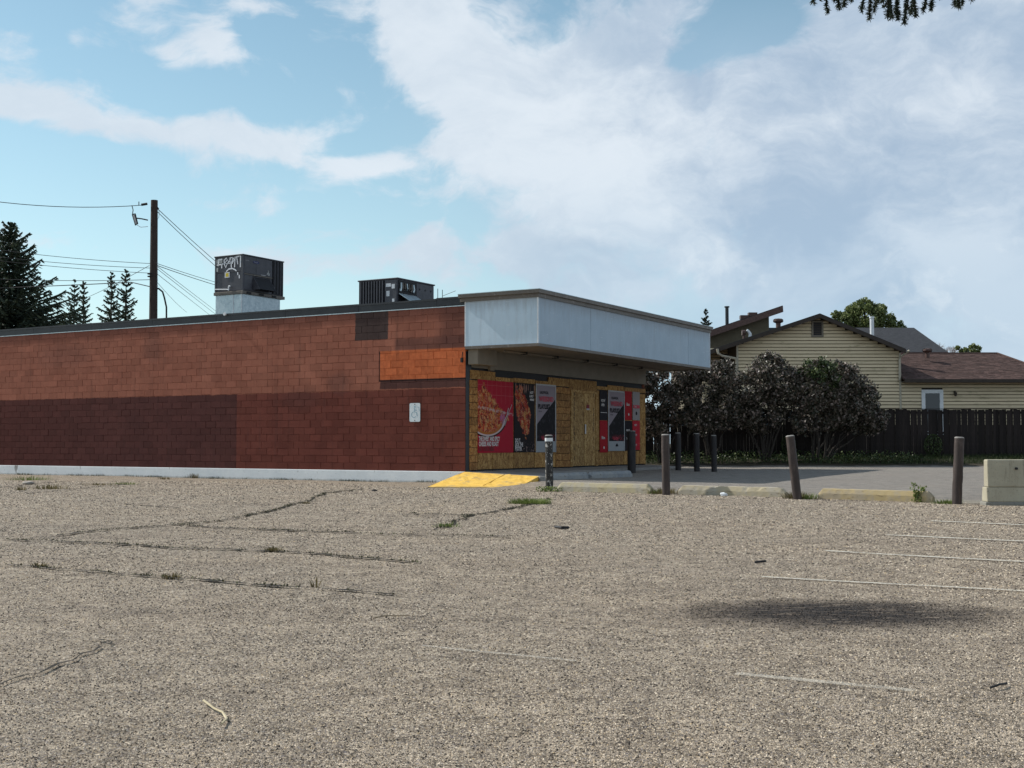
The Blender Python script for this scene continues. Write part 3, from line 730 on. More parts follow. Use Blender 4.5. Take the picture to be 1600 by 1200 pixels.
def f_meat(T, co, x, z):
    c = T.mix(0, (.014, .012, .013), (0, 0, 0))
    F = food(T, co, x, z, 10, [(.0, (.1, .01, .01)), (.3, (.38, .02, .015)), (.65, (.5, .09, .02)), (.9, (.55, .3, .1))])
    nz = T.m('MULTIPLY', T.m('SUBTRACT', T.noise(co, 4, 5, .65), .5), 1.5)
    e = T.m('SQRT', T.m('ADD', T.m('POWER', T.m('ABSOLUTE', T.m('DIVIDE', T.m('SUBTRACT', T.m('ADD', x, T.m('MULTIPLY', z, .28)), .82), .36)), 2), T.m('POWER', T.m('ABSOLUTE', T.m('DIVIDE', T.m('SUBTRACT', z, 1.15), .68)), 2)))
    c = T.mix(T.sm(T.m('ADD', e, nz), 1.02, .96), c, F)
    st = T.noise(T.v('MULTIPLY', co, (14, 1, 3)), 1, 2, .5)
    c = T.mix(T.m('MULTIPLY', T.m('MULTIPLY', T.sm(st, .56, .62), T.sm(z, 1.5, 1.62)), .6), c, (.45, .30, .24))
    return T.mix(T.m('MULTIPLY', T.m('MULTIPLY', T.sm(T.noise(co, 12, 3, .6), .55, .62), T.sm(z, .32, .22)), .5), c, (.4, .33, .3))
def f_play(H):
    def fn(T, co, x, z):
        c = T.mix(0, (.30, .30, .33), (0, 0, 0))
        dk = T.m('ADD', (z), T.m('MULTIPLY', x, -.62 * H / 1.8))
        b = T.mix(T.sm(T.noise(T.v('MULTIPLY', co, (4, 1, 1.2)), 5, 4, .6), .56, .7), (.012, .012, .015), (.10, .11, .13))
        c = T.mix(T.sm(dk, .70 * H / 1.8 + .006, .70 * H / 1.8 - .006), c, b)
        rd = T.m('MULTIPLY', T.sm(T.noise(co, 13, 2, .5), .50, .56), T.m('MULTIPLY', T.sm(z, .54, .5), T.sm(z, .28, .31)))
        c = T.mix(T.m('MULTIPLY', rd, T.m('MULTIPLY', T.sm(x, .2, .25), .8)), c, (.35, .05, .07))
        c = T.mix(T.sm(z, .29 * H / 1.8 + .004, .29 * H / 1.8), c, (.36, .45, .46))
        return c
    return fn
solid = lambda c: (lambda T, co, x, z: T.mix(T.m('MULTIPLY', T.noise(co, 3, 4, .6), .5), c, tuple(q * .7 for q in c)))
m_tw = mottled('print_white', (.5, .47, .46), (.62, .58, .57), 20, .5)
m_tr = mottled('print_red', (.40, .03, .06), (.48, .06, .09), 20, .5)
m_tk = mottled('print_black', (.008, .008, .010), (.014, .014, .018), 20, .7, .1)
m_tdr = mottled('print_dark_red', (.15, .01, .015), (.2, .015, .02), 20, .5)
m_pw = mottled('poster_margin', (.32, .33, .35), (.42, .43, .44), 6, .5)
ROT = (math.pi / 2, 0, 0)
def poster(px0, px1, py0, py1, m, label, margin=None, y=-.045):
    pc = (px0 + px1) / 2
    x0 = fr(px0, 650)[0]; x1 = fr(px1, 650)[0]; z1 = fr(pc, py0)[1]; z0 = fr(pc, py1)[1]
    w_, h_ = x1 - x0, z1 - z0
    o = empty('poster', label, 'poster', b2w(x0, y, z0), BROT)
    mb = MB(); nseg = 6
    # slightly wavy sheet with thickness
    def yy(i, j): return .004 * math.sin(i * 2.1 + px0) * math.sin(j * 1.7)
    V = [[Vector((w_ * i / nseg, yy(i, j), h_ * j / nseg)) for i in range(nseg + 1)] for j in range(nseg + 1)]
    b = 0
    for j in range(nseg + 1):
        for i in range(nseg + 1): mb.v.append(tuple(V[j][i]))
    for j in range(nseg):
        for i in range(nseg):
            a = j * (nseg + 1) + i; mb.f.append((a, a + 1, a + nseg + 2, a + nseg + 1)); mb.mi.append(0)
    k = len(mb.v)
    mb.box(.002, w_ - .002, .006, .012, .002, h_ - .002)
    mb.build('sheet', m, o)
    if margin:
        mb = MB(); t_ = .035
        mb.box(-.005, t_, -.012, .004, -.005, h_ + .005); mb.box(w_ - t_, w_ + .005, -.012, .004, -.005, h_ + .005)
        mb.box(t_, w_ - t_, -.012, .004, h_ - t_, h_ + .005); mb.build('margin', margin, o)
    return o, w_, h_
T_ = lambda s, sz, m, o, x, z, sx=1, bold=0: text(s, sz, m, o, (x, -.012, z), ROT, sx, bold)
p1, w1, h1 = poster(744.5, 799.8, 595, 707.5, poster_mat('pizza_print', f_pizza), 'large red poster with pizza slices on a plate, leftmost on the boarded shop front')
p1h = h1
T_('THE SWEET AND SPICY', .165, m_tw, p1, .03, h1 * .165, .62, .006); T_('CHEESE AND ROAST', .165, m_tw, p1, .03, h1 * .095, .66, .006); T_('ON YOUR STREET', .15, m_tdr, p1, .03, h1 * .03, .66, .006)
mb = MB(); mb.ribbon([(w1 * .85, -.01, h1 * .63), (w1 * .8, -.01, h1 * .52), (w1 * .7, -.01, h1 * .42), (w1 * .66, -.01, h1 * .36)], .03, (0, -1, 0)); mb.ribbon([(w1 * .95, -.01, h1 * .68), (w1 * .86, -.01, h1 * .57), (w1 * .78, -.01, h1 * .44), (w1 * .74, -.01, h1 * .38)], .02, (0, -1, 0)); mb.build('printed_fork', m_pw, p1)
p2, w2, h2 = poster(801.3, 833.5, 600, 706.5, poster_mat('meat_print', f_meat), 'black poster of glazed meat, second from the left between pizza and grey posters')
T_('DO IT.', .15, m_tw, p2, .03, h2 * .145, .7, .005); T_('LICK THE', .15, m_tw, p2, .03, h2 * .085, .7, .005); T_('POSTER.', .15, m_tw, p2, .03, h2 * .025, .7, .005)
T_('HOT', .1, m_tw, p2, w2 * .74, h2 * .86, .9, .004); T_('& SPICY', .08, m_tw, p2, w2 * .72, h2 * .81, .8, .004); T_('WINGS', .08, m_tw, p2, w2 * .74, h2 * .76, .9, .004)
def play(px0, px1, py0, py1, label):
    h_ = fr((px0 + px1) / 2, py0)[1] - fr((px0 + px1) / 2, py1)[1]
    o, w_, h_ = poster(px0, px1, py0, py1, poster_mat('playlist_print', f_play(h_)), label, m_pw)
    T_('UNOFFICIAL', .11, m_tk, o, w_ * .18, h_ * .86, .85, .002); T_('WEEKND', .20, m_tr, o, w_ * .15, h_ * .75, .85 * w_ / 1.0, .007); T_('PLAYLIST', .19, m_tk, o, w_ * .10, h_ * .64, .76 * w_ / 1.0, .006)
    T_('on us', .08, m_tk, o, w_ * .12, h_ * .59)
    T_('BLAZIN', .13, m_tr, o, w_ * .3, h_ * .185, .8, .004)
    mb = MB(); mb.box(w_ * .45, w_ * .58, -.016, -.002, h_ * .075, h_ * .10); mb.box(w_ * .48, w_ * .55, -.016, -.002, h_ * .10, h_ * .12); mb.build('logo', m_tk, o)
    return o, w_, h_
play(835.3, 866.2, 601, 706.5, 'grey playlist poster with dark diagonal, left of the boarded doors behind the peeling bollard')
play(948.3, 973.6, 611, 704.5, 'grey playlist poster with dark diagonal, right of the boarded doors between narrow red posters')
m_pr = poster_mat('red_print', solid((.42, .014, .025))); m_pk = poster_mat('black_print', solid((.018, .018, .024))); m_pg = poster_mat('grey_print', solid((.36, .39, .38)))
o, a, b = poster(935.2, 947.2, 611, 656.5, m_pk, 'narrow black poster directly right of the boarded doors, upper of its column'); T_('NOW', .13, m_tw, o, a * .15, b * .62, .8, .004); T_('OPEN', .11, m_tw, o, a * .15, b * .48, .8, .004)
mb = MB(); mb.box(a * .1, a * .9, -.010, -.002, b * .25, b * .27); mb.build('printed_rule', m_tw, o); 
o, a, b = poster(935.2, 947.2, 657.2, 707, m_pr, 'narrow red poster directly right of the boarded doors, lower of its column'); T_('Bites', .14, m_tw, o, a * .18, b * .42, .9, .003)
mb = MB(); mb.tube([(a * .5, -.010, b * .15), (a * .5, -.006, b * .15)], .045, 10); mb.build('logo', m_tw, o)
o, a, b = poster(974.6, 985.6, 611.5, 656.5, m_pr, 'narrow red poster in the upper row right of the grey playlist poster'); T_('Bites', .14, m_tw, o, a * .18, b * .5, .85, .003)
mb = MB(); mb.tube([(a * .5, -.010, b * .2), (a * .5, -.006, b * .2)], .045, 10); mb.build('logo', m_tw, o)
o, a, b = poster(986.8, 997.8, 612.5, 656.5, m_pg, 'narrow pale grey poster with red band, upper right end of the shop front')
mb = MB(); mb.box(a * .05, a * .95, -.012, -.002, b * .42, b * .53); mb.build('printed_band', m_tr, o); T_('Bites', .1, m_tw, o, a * .2, b * .45, .9).location.y = -.015
mb = MB(); mb.tube([(a * .5, -.010, b * .24), (a * .5, -.006, b * .24)], .06, 12); mb.build('logo', m_tk, o)
o, a, b = poster(974.6, 985.6, 657.5, 703.5, m_pk, 'narrow black poster in the lower row, partly behind the black bollard'); T_('WINGS', .1, m_tw, o, a * .12, b * .64, .85, .003); T_('TO GO', .1, m_tw, o, a * .12, b * .36, .85, .003)
o, a, b = poster(986.6, 997.8, 657.5, 703.0, poster_mat('pink_red_print', solid((.52, .03, .05))), 'narrow bright red poster at the lower right end of the shop front'); 
for k in range(5): T_('HOT', .09, m_tr if k % 2 else m_tw, o, a * .2, b * (.82 - .17 * k), 1, .002)
x_, z0_ = fr(914.7, 640.5); x2_, z1_ = fr(919.3, 632.5)
o = empty('door_notice', 'small dark red notice with white foot stuck on the right boarded door', 'notice', b2w(x_, -.036, z0_), BROT)
mb = MB(); mb.box(0, x2_ - x_, -.004, 0, .05, z1_ - z0_); mb.build('notice_sheet', m_tdr, o); mb = MB(); mb.box(0, x2_ - x_, -.004, 0, 0, .049); mb.build('notice_foot', m_pw, o)

# ------------------------------------------------------------------ rooftop units
def unit(px, py_top, Y, L, Wd, H, name, label):
    q = at(px, py_top, Y); o = empty(name, label, 'rooftop unit', (q.x, q.y, q.z - H), BROT); return o
def ribs_y(mb, x, y0, y1, z0, z1, n, d=.03):     # ribs on the x-facing side
    st = (y1 - y0) / n
    for k in range(n): mb.box(x - d, x, y0 + k * st + st * .3, y0 + k * st + st * .7, z0, z1)
u = unit(379.5, 397, 40, 0, 0, 1.2, 'rooftop_unit', 'tall grey rooftop air conditioner with white graffiti on a galvanised curb')
L, Wd, H = 1.98, 1.22, 1.2
mb = MB(); mb.box(.01, L - .01, .01, Wd - .01, .02, H - .03); mb.build('cabinet', m_acgrey, u)
mb = MB(); mb.box(-.03, L + .03, -.03, Wd + .03, H - .03, H + .01); bevel(mb.build('lid', m_acgrey, u), .01)
for (xx, yy) in ((0, 0), (L - .05, 0), (0, Wd - .05), (L - .05, Wd - .05)):
    mb = MB(); mb.box(xx - .008, xx + .055, yy - .008, yy + .055, 0, H - .03); mb.build('corner_post', m_acgrey, u)
mb = MB(); mb.box(.06, .62, -.012, .01, .60, H - .05); mb.build('panel', m_acgrey, u)
mb = MB(); mb.box(.63, 1.42, -.012, .01, .60, H - .05); mb.build('panel', m_acgrey, u)
mb = MB(); mb.box(.06, 1.42, -.02, .01, .55, .585); mb.build('rail', m_trim, u)
mb = MB(); mb.box(.06, .44, -.012, .01, .06, .54); mb.build('panel', m_acgrey, u)
for k in range(7):
    mb = MB(); mb.box(1.45 + k * .075, 1.45 + k * .075 + .04, -.03, .01, .05, H - .05); mb.build('louvre', m_acgrey if k % 2 else m_acdark, u)
mb = MB()  # hood
A, Bx = .50, 1.30
mb.prism([Vector((A, 0, .52)), Vector((A, 0, .08)), Vector((A, -.30, .08))], (.012, 0, 0)); mb.prism([Vector((Bx, 0, .52)), Vector((Bx, 0, .08)), Vector((Bx, -.30, .08))], (.012, 0, 0))
mb.face([(A, 0, .53), (Bx + .012, 0, .53), (Bx + .012, -.02, .53), (A, -.02, .53)]); hd = mb.build('intake_hood', m_acgrey, u)
mb = MB(); mb.prism([Vector((A + .014, -.005, .50)), Vector((Bx - .002, -.005, .50)), Vector((Bx - .002, -.28, .09)), Vector((A + .014, -.28, .09))], (0, .006, .004)); mb.build('intake_screen', m_acdark, hd)
mb = MB(); mb.ribbon([(-.012 + .002, 1.18, .03), (-.012, .55, .03)], .0, (1, 0, 0)) if False else None
mb = MB(); mb.box(.0, .012, .1, Wd - .05, .64, .65); mb.build('panel_seam', m_acdark, u)
base = MB(); base.box(-.03, L + .06, -.04, Wd + .03, -.10, .0); bevel(base.build('base_rail', m_trim, u), .008)
for k in range(3):
    mb = MB(); mb.box(.15 + k * .62, .35 + k * .62, -.06, -.035, -.08, -.02); mb.build('lifting_lug', m_acdark, u)
mb = MB(); zz = u.location.z - (ZT - .05); mb.box(.02, L - .12, .02, Wd - .02, -zz, -.10); cb = mb.build('roof_curb', m_galv, u)
mb = MB(); mb.box(.008, .03, .03, .06, -zz, -.1); mb.box(.008, .02, .4, .42, -zz, -.1); mb.build('curb_seam', m_white, cb)
mb = MB(); mb.tube([(-.06, 1.15, .10), (-.06, .65, .07), (-.06, .55, .05)], .018, 8); mb.tube([(-.06, .55, .03), (-.06, .55, .17)], .022, 8); mb.tube([(-.06, .55, .17), (-.06, .48, .17)], .022, 8); mb.build('drain_pipe', m_white, u)
def stroke(segs, wd, m, par, name='graffiti', X=-.006):
    mb = MB()
    for s_ in segs: mb.ribbon([Vector((X, (1 - a) * Wd, b * H)) for a, b in s_], wd, (-1, 0, 0))
    return mb.build(name, m, par)
def U(pts): return [((x - 75) / 570, 1 - (y - 150) / 640) for x, y in pts]      # measured on the enlarged photograph
segs = [U(q) for q in ([(135, 210), (225, 205)], [(110, 300), (230, 295)], [(150, 215), (140, 320)], [(215, 365), (215, 300), (245, 285)],
        [(260, 230), (310, 190), (330, 230), (270, 280), (330, 290), (300, 360), (270, 300), (262, 225)], [(340, 280), (400, 210), (375, 200)], [(345, 285), (390, 290), (375, 200)],
        [(375, 195), (440, 195), (430, 260), (410, 290), (415, 380)], [(440, 195), (470, 230), (430, 300)], [(480, 370), (490, 190), (520, 180), (545, 320)], [(525, 185), (570, 180), (600, 175), (598, 375)],
        [(310, 430), (360, 390), (430, 385), (490, 410), (520, 440)], [(545, 460), (550, 510)], [(578, 510), (580, 570)])]
stroke(segs, .044, mottled('graffiti_paint', (.75, .77, .8), (.85, .86, .88), 9, .5), u)
def patch(a0, a1, b0, b1, m, par, name, X=-.004):
    mb = MB(); P4 = U([(a0, b0), (a1, b1)]); y0, y1 = (1 - P4[0][0]) * Wd, (1 - P4[1][0]) * Wd
    mb.box(X, X + .006, min(y0, y1), max(y0, y1), min(P4[0][1], P4[1][1]) * H, max(P4[0][1], P4[1][1]) * H); return mb.build(name, m, par)
m_stk = mottled('faded_sticker', (.32, .33, .32), (.45, .46, .45), 12, .6)
patch(85, 225, 205, 275, m_stk, u, 'sticker'); patch(80, 140, 350, 420, m_stk, u, 'sticker', -.005)
patch(278, 378, 445, 540, m_white, u, 'sticker'); patch(298, 358, 458, 525, m_yel, u, 'warning_label', -.006)
mb = MB(); mb.prism([Vector((.62 + .16 * math.cos(a), -.014, 1.0 + .045 * math.sin(a))) for a in [rad(30 * k) for k in range(12)]], (0, -.006, 0)); bdg = mb.build('maker_badge', m_navy, u)
text('Carrier', .07, m_pw, bdg, (.50, -.022, .98), ROT, .95)
text('DANGER', .05, m_pw, u, (.09, -.016, 1.0), ROT); mb = MB(); mb.box(.85, 1.08, -.03, -.02, .60, .62); mb.build('latch', m_pw, u)
mb = MB()
for s_ in ([(1.22, .78), (1.22, .62)], [(1.14, .66), (1.3, .70)], [(1.16, .72), (1.28, .64)], [(1.2, .80), (1.24, .74)]): mb.ribbon([Vector((a, -.018, b)) for a, b in s_], .03, (0, -1, 0))
mb.build('graffiti', m_stk, u)
# second unit
u2 = unit(621, 434, 36, 0, 0, 1.15, 'rooftop_unit', 'low dark rooftop air conditioner with open front and vertical louvres, near the canopy end')
L2, W2, H2 = 1.92, 1.42, 1.15
mb = MB(); mb.box(.01, L2, .01, W2, -.05, H2 - .03); mb.build('cabinet', m_acgrey, u2)
mb = MB(); mb.box(-.03, L2 + .03, -.03, W2 + .03, H2 - .03, H2 + .01); bevel(mb.build('lid', m_acgrey, u2), .01)
mb = MB(); mb.box(-.012, .01, .47, W2 - .02, .0, H2 - .05); mb.build('coil', m_acdark, u2)
for k in range(9):
    mb = MB(); y0 = .50 + k * .1; mb.box(-.045, -.012, y0, y0 + .035, .0, H2 - .05); mb.build('louvre', m_acgrey, u2)
mb = MB(); mb.box(-.02, .01, .02, .44, .0, H2 - .05); mb.build('panel', m_acgrey, u2)
for (y0, y1, z0, z1) in ((.22, .40, .90, 1.0), (.08, .19, .84, .97), (.27, .38, .62, .78), (.09, .17, .34, .54)):
    mb = MB(); mb.box(-.026, -.018, y0, y1, z0, z1); mb.build('sticker', m_white, u2)
mb = MB(); mb.box(.06, .95, -.008, .01, .0, H2 - .06); mb.build('open_bay', m_acdark, u2)
for k in range(7):
    mb = MB(); xx = .12 + k * .11; mb.tube([(xx, -.02, .72 + R.random() * .1), (xx + .03, -.03, .86), (xx + R.random() * .05, -.02, 1.02)], .02 + .02 * R.random(), 6); mb.build('pipework', m_galv if k % 3 == 0 else m_trim, u2)
mb = MB(); mb.prism([Vector((.06, -.02, .70)), Vector((.92, -.02, .70)), Vector((1.0, -.30, .50)), Vector((.16, -.30, .50))], (0, 0, -.02)); mb.build('hanging_flap', m_galv, u2)
mb = MB(); mb.box(.97, L2 - .03, -.012, .01, .35, H2 - .06); mb.build('panel', m_acgrey, u2)
for k in range(3):
    mb = MB(); mb.box(1.1 + k * .3, 1.15 + k * .3, -.02, -.01, .9, .95); mb.build('latch', m_acdark, u2)
mb = MB(); mb.box(.05, L2 - .05, .05, W2 - .05, -(u2.location.z - ZT + .05), -.05); mb.build('roof_curb', m_galv, u2)
# roof spikes
q = at(684, 466, 34.5)
o = empty('roof_mast', 'thin twin metal rods standing on the roof edge beside the canopy', 'antenna', q)
mb = MB(); mb.tube([(0, 0, -.35), (0, 0, .27)], .010, 6); mb.build('rod', m_ink, o); mb = MB(); mb.tube([(.13, 0, -.35), (.13, 0, .24)], .010, 6); mb.build('rod', m_ink, o)
mb = MB(); mb.tube([(.13, 0, .06), (.3, -.2, .1), (.52, -.4, .16)], .007, 5); mb.build('stay_wire', m_ink, o)

# ------------------------------------------------------------------ bollards
def bollard_mat(name, c1, c2, c3, chips=None):
    T = mk(name, .6, .35); co = T.n('TexCoord').outputs['Object']
    n = T.noise(T.v('MULTIPLY', co, (1, 1, .35)), 9, 6, .65); c = T.ramp(n, [(.3, c1), (.55, c2), (.75, c3)])
    if chips:
        n2 = T.noise(T.v('MULTIPLY', co, (1, 1, .6)), 16, 5, .7); c = T.mix(T.sm(n2, .57, .60), c, chips)
    T.put(T.b.inputs['Base Color'], c); bump(T, T.noise(co, 30, 4, .6), .5, .006); return T.mat
m_b1 = bollard_mat('peeling_black', (.012, .012, .013), (.028, .027, .026), (.07, .065, .06), (.42, .41, .39))
m_b2 = bollard_mat('brown_pipe', (.030, .022, .020), (.052, .038, .034), (.11, .085, .075))
m_b3 = bollard_mat('dark_pipe', (.012, .011, .012), (.022, .020, .022), (.04, .036, .036))
m_cap = mottled('bollard_top', (.2, .19, .18), (.34, .32, .30), 9, .8)
def bollard(bx, by, tx, ty, wpx, m, label, z=None, ring=False):
    b = G(bx, by) if z is None else gnd(bx, by, z)
    t_ = at(tx, ty, b.y - .02); o = empty('bollard', label, 'bollard', b, 0, 'steel bollards around the shop corner')
    ax = t_ - b; r_ = wpx / FPX * b.y / 2
    mb = MB(); n = 14
    mb.tube([ax * (-.12)] + [ax * (k / 10) + Vector((R.gauss(0, .0015), R.gauss(0, .0015), 0)) for k in range(11)], r_, 18, caps=False); mb.build('post', m, o, smooth=True)
    mb = MB(); d_ = ax.normalized(); mb.tube([ax - d_ * .004, ax + d_ * .012, ax + d_ * .022], [r_ * .99, r_ * .96, r_ * .7], 18); mb.build('cap', m_cap, o, smooth=False)
    if ring:
        mb = MB(); mb.tube([ax * .90, ax * .962], r_ + .004, 18); mb.build('reflective_band', m_white, o, smooth=False)
        mb = MB(); mb.tube([ax * .972, ax * 1.0], r_ + .006, 18); mb.build('top_band', m_ink, o, smooth=False)
    return o
bollard(858.5, 765, 857.5, 681, 12, m_b1, 'peeling black bollard with white band near its top beside the yellow ramp', ring=True)
bollard(1041, 767, 1039.5, 680, 12.5, m_b2, 'upright brown bollard between the first two kerb stops')
bollard(1246, 771, 1234.5, 682, 13.5, m_b2, 'brown bollard leaning to the left between two kerb stops')
bollard(1495, 784, 1499, 684.5, 15, m_b2, 'brown bollard standing beside the concrete barrier')
bollard(987, 740.5, 986.5, 674, 13, m_b3, 'thick black bollard in front of the posters right of the doors', z=.13)
bollard(1060, 734.5, 1059, 677, 9, m_b3, 'dark bollard in the alley, leftmost of three in a row before the fence', z=.19)
bollard(1089, 736, 1088, 678, 9, m_b3, 'dark bollard in the alley, middle of three in a row before the fence', z=.19)
bollard(1116, 736.5, 1115, 681, 8.5, m_b3, 'dark bollard in the alley, rightmost of three in a row before the fence', z=.19)

# ------------------------------------------------------------------ kerb stops
def kerb_mat(name, base, worn):
    T = mk(name, .9, .2); co = T.n('TexCoord').outputs['Object']
    n = T.noise(co, 4, 7, .7); n2 = T.noise(T.v('MULTIPLY', co, (1, 3, 3)), 10, 5, .7)
    c = T.mix(T.sm(n, .42, .60), base, worn); c = T.mix(T.m('MULTIPLY', T.sm(n2, .58, .66), .6), c, (.10, .075, .05))
    T.put(T.b.inputs['Base Color'], c); bump(T, T.m('ADD', n2, n), .7, .01); return T.mat
m_k1 = kerb_mat('yellowed_kerb', (.40, .35, .23), (.36, .33, .27)); m_k2 = kerb_mat('grey_kerb', (.24, .26, .28), (.30, .31, .31)); m_k3 = kerb_mat('broken_kerb', (.38, .33, .23), (.35, .32, .26))
m_k4 = kerb_mat('rust_stained_kerb', (.42, .33, .18), (.37, .31, .22))
def stop(a, b, h, m, label, zoff=0, wd=.17, broken=0):
    A_, B_ = a.copy(), b.copy(); dv = (B_ - A_); ln_ = dv.length; o_ang = math.atan2(dv.y, dv.x)
    mb = MB(); n = 26; prof = [(-wd / 2, -.06), (-wd / 2 + .005, h * .55), (-wd * .32, h * .95), (0, h), (wd * .32, h * .95), (wd / 2 - .005, h * .55), (wd / 2, -.06)]
    for i in range(n + 1):
        t = i / n; e = min(1, t * 14 + .55, (1 - t) * 14 + .55)
        for (yy, zz) in prof:
            k = 1
            if broken and R.random() < broken and zz > h * .5: k = .8
            mb.v.append((ln_ * t + R.gauss(0, .004), yy + R.gauss(0, .0012), (zz * k + R.gauss(0, .0015)) * (e if zz > 0 else 1) + dv.z * t))
    np_ = len(prof)
    for i in range(n):
        for j in range(np_ - 1):
            a_ = i * np_ + j; mb.f.append((a_, a_ + np_, a_ + np_ + 1, a_ + 1)); mb.mi.append(0)
    mb.f.append(tuple(range(np_))); mb.f.append(tuple(n * np_ + j for j in reversed(range(np_)))); mb.mi += [0, 0]
    o = mb.build('kerb_stop', m, None, smooth=False, loc=A_); o.rotation_euler = (0, 0, o_ang)
    return tag(o, label, 'kerb', 'concrete kerb stops')
Gp = G
stop(Gp(874, 765), Gp(1019, 768.5), .20, m_k1, 'pale yellow kerb stop beside the peeling black bollard')
stop(Gp(1063, 770), Gp(1229, 776), .19, m_k3, 'crumbling cracked kerb stop left of the leaning bollard', broken=.12)
stop(Gp(1281, 777), Gp(1459, 785.5), .20, m_k4, 'rust stained kerb stop right of the leaning bollard')
A_ = gnd(864, 748, .12); B_ = gnd(918, 746, .12)
s0 = b2w(-.2, yN - .12, .1); 
def alley(px, py):
    p_ = G(px, py); return p_
stop(alley(862, 750), alley(916, 747.5), .17, m_k2, 'grey kerb stop in canopy shade, nearest the yellow ramp', wd=.2)
stop(alley(921, 747.3), alley(984, 744.8), .17, m_k2, 'grey kerb stop in canopy shade beside the thick black bollard', wd=.2)
mb = MB(); P0 = b2w(-.06, yN - .12, -.05); mb.tube([P0, P0 + Vector((0, 0, .26))], [.13, .11], 7); tag(mb.build('kerb_stub', m_conc), 'short chipped concrete stub at the right top of the yellow ramp', 'kerb')

# concrete barrier
bl = gnd(1541, 790); L_ = 3.2
bar = empty('concrete_barrier', 'pale painted concrete road barrier at the right edge of the lot', 'barrier', bl, rad(-4))
def barrier_mat(name, a, b):
    T = mk(name, .8, .25); co = T.n('TexCoord').outputs['Object']; n = T.noise(co, 3, 6, .65); n2 = T.noise(T.v('MULTIPLY', co, (6, 6, .5)), 3, 5, .6)
    c = T.ramp(n, [(.3, a), (.7, b)]); c = T.mix(T.m('MULTIPLY', T.sm(n2, .52, .7), .45), c, tuple(q * .5 for q in a))
    c = T.mix(T.m('MULTIPLY', T.sm(T.noise(co, 30, 3, .6), .63, .68), .5), c, (.1, .1, .08))
    T.put(T.b.inputs['Base Color'], c); bump(T, T.noise(co, 20, 5, .6), .35, .008); return T.mat
m_bar = barrier_mat('barrier_paint', (.33, .30, .225), (.41, .38, .29)); m_barb = barrier_mat('barrier_base', (.2, .195, .17), (.27, .26, .23))
Hh = .77
prof = [Vector((0, 0, .055)), Vector((0, .10 * .5, .30)), Vector((0, .06, Hh)), Vector((0, .24, Hh)), Vector((0, .25, .30)), Vector((0, .30, .055))]
mb = MB(); mb.prism([q + Vector((.03, 0, 0)) for q in [Vector((0, .03, .06)), Vector((0, .058, .305)), Vector((0, .30, .305)), Vector((0, .345, .06))]], (L_, 0, 0)); bevel(mb.build('lower_slope', m_bar, bar), .012)
mb = MB(); mb.prism([q + Vector((.05, 0, 0)) for q in [Vector((0, .055, .307)), Vector((0, .075, Hh)), Vector((0, .27, Hh)), Vector((0, .29, .307))]], (L_ - .03, 0, 0)); bevel(mb.build('upper_face', m_bar, bar), .02)
mb = MB(); mb.box(0, L_ + .05, .015, .36, -.08, .058); bevel(mb.build('foot', m_barb, bar), .015)
mb = MB(); mb.tube([(.52, .03, .62), (.52, .08, .62)], .022, 10); mb.build('bolt_hole', m_ink, bar)

# ------------------------------------------------------------------ fence
FY = 46.5
m_fw = mottled('weathered_fence_wood', (.010, .0075, .007), (.024, .018, .017), 2.5, .85, stretch=(8, 8, .7), c3=(.042, .033, .03), bs=.5, bd=.006, island=.35)
fz = gz(12, FY); ftop = at(1400, 640, FY).z
fn = empty('board_fence', 'tall dark weathered board fence behind the alley and shrubs', 'fence', (0, FY, 0))
x = 2.2; nb = 0; meshes = {}
while x < 26 and nb < 290:
    wdt = R.choice((.14, .14, .135, .09)); yo = 0 if nb % 2 == 0 or R.random() < .3 else .035
    zz = ftop + R.gauss(0, .012)
    key = (wdt, R.randrange(4))
    if key not in meshes:
        m_ = MB(); m_.box(0, wdt, -.011, .011, fz + .02, ftop); me = bpy.data.meshes.new('board'); me.from_pydata(m_.v, [], m_.f); me.materials.append(m_fw); meshes[key] = me
    o = obj('board', meshes[key], fn, (x, yo, zz - ftop)); o.rotation_euler = (0, R.gauss(0, .0035), 0); nb += 1
    x += wdt + R.choice((.001, .001, .002, .004, .010, .016))
for zz in (fz + .15, (fz + ftop) / 2 + .02, ftop - .12):
    mb = MB(); mb.box(2.2, 26, .05, .09, zz - .045, zz + .045); mb.build('rail', m_fw, fn)
mb = MB(); mb.box(2.2, 26, -.03, .07, ftop + .012, ftop + .035); mb.build('top_cap', m_fw, fn)
for k in range(10):
    mb = MB(); xx = 2.3 + k * 2.5; mb.box(xx, xx + .09, .05, .14, fz - .1, ftop); mb.build('post', m_fw, fn)

# ------------------------------------------------------------------ houses
def X_(px, Y): return (px - 800) / FPX * Y
def Zp(px, py, Y): return at(px, py, Y).z
m_sid = mottled('cream_siding', (.58, .475, .315), (.66, .55, .375), 1.2, .6, .35, stretch=(.4, 1, 2), c3=(.42, .355, .225), island=.08)
m_sidd = mottled('shade_dark_backing', (.035, .028, .02), (.05, .04, .028), 2, .8)  # dark colour in the plank gaps draws the shadow line under each lap
m_roofd = mottled('charcoal_shingles', (.022, .024, .029), (.045, .048, .055), 5, .9, stretch=(1, 1, 3), c3=(.06, .062, .07), bs=.6, bd=.01, island=.25)
m_roofb = mottled('brown_shingles', (.060, .036, .031), (.105, .064, .056), 4, .9, stretch=(1, 1, 3), c3=(.145, .092, .08), bs=.6, bd=.01, island=.3)
m_fas = mottled('dark_brown_fascia', (.03, .022, .018), (.05, .038, .03), 3, .6)
m_stuc = mottled('olive_stucco', (.10, .088, .06), (.14, .12, .085), 3, .9, bs=.4)
m_bei = mottled('beige_gutter', (.36, .33, .26), (.45, .41, .33), 6, .5)
m_glass = mk('dark_glass', .08, .6); m_glass.put(m_glass.b.inputs['Base Color'], (.02, .028, .033)); m_glass = m_glass.mat
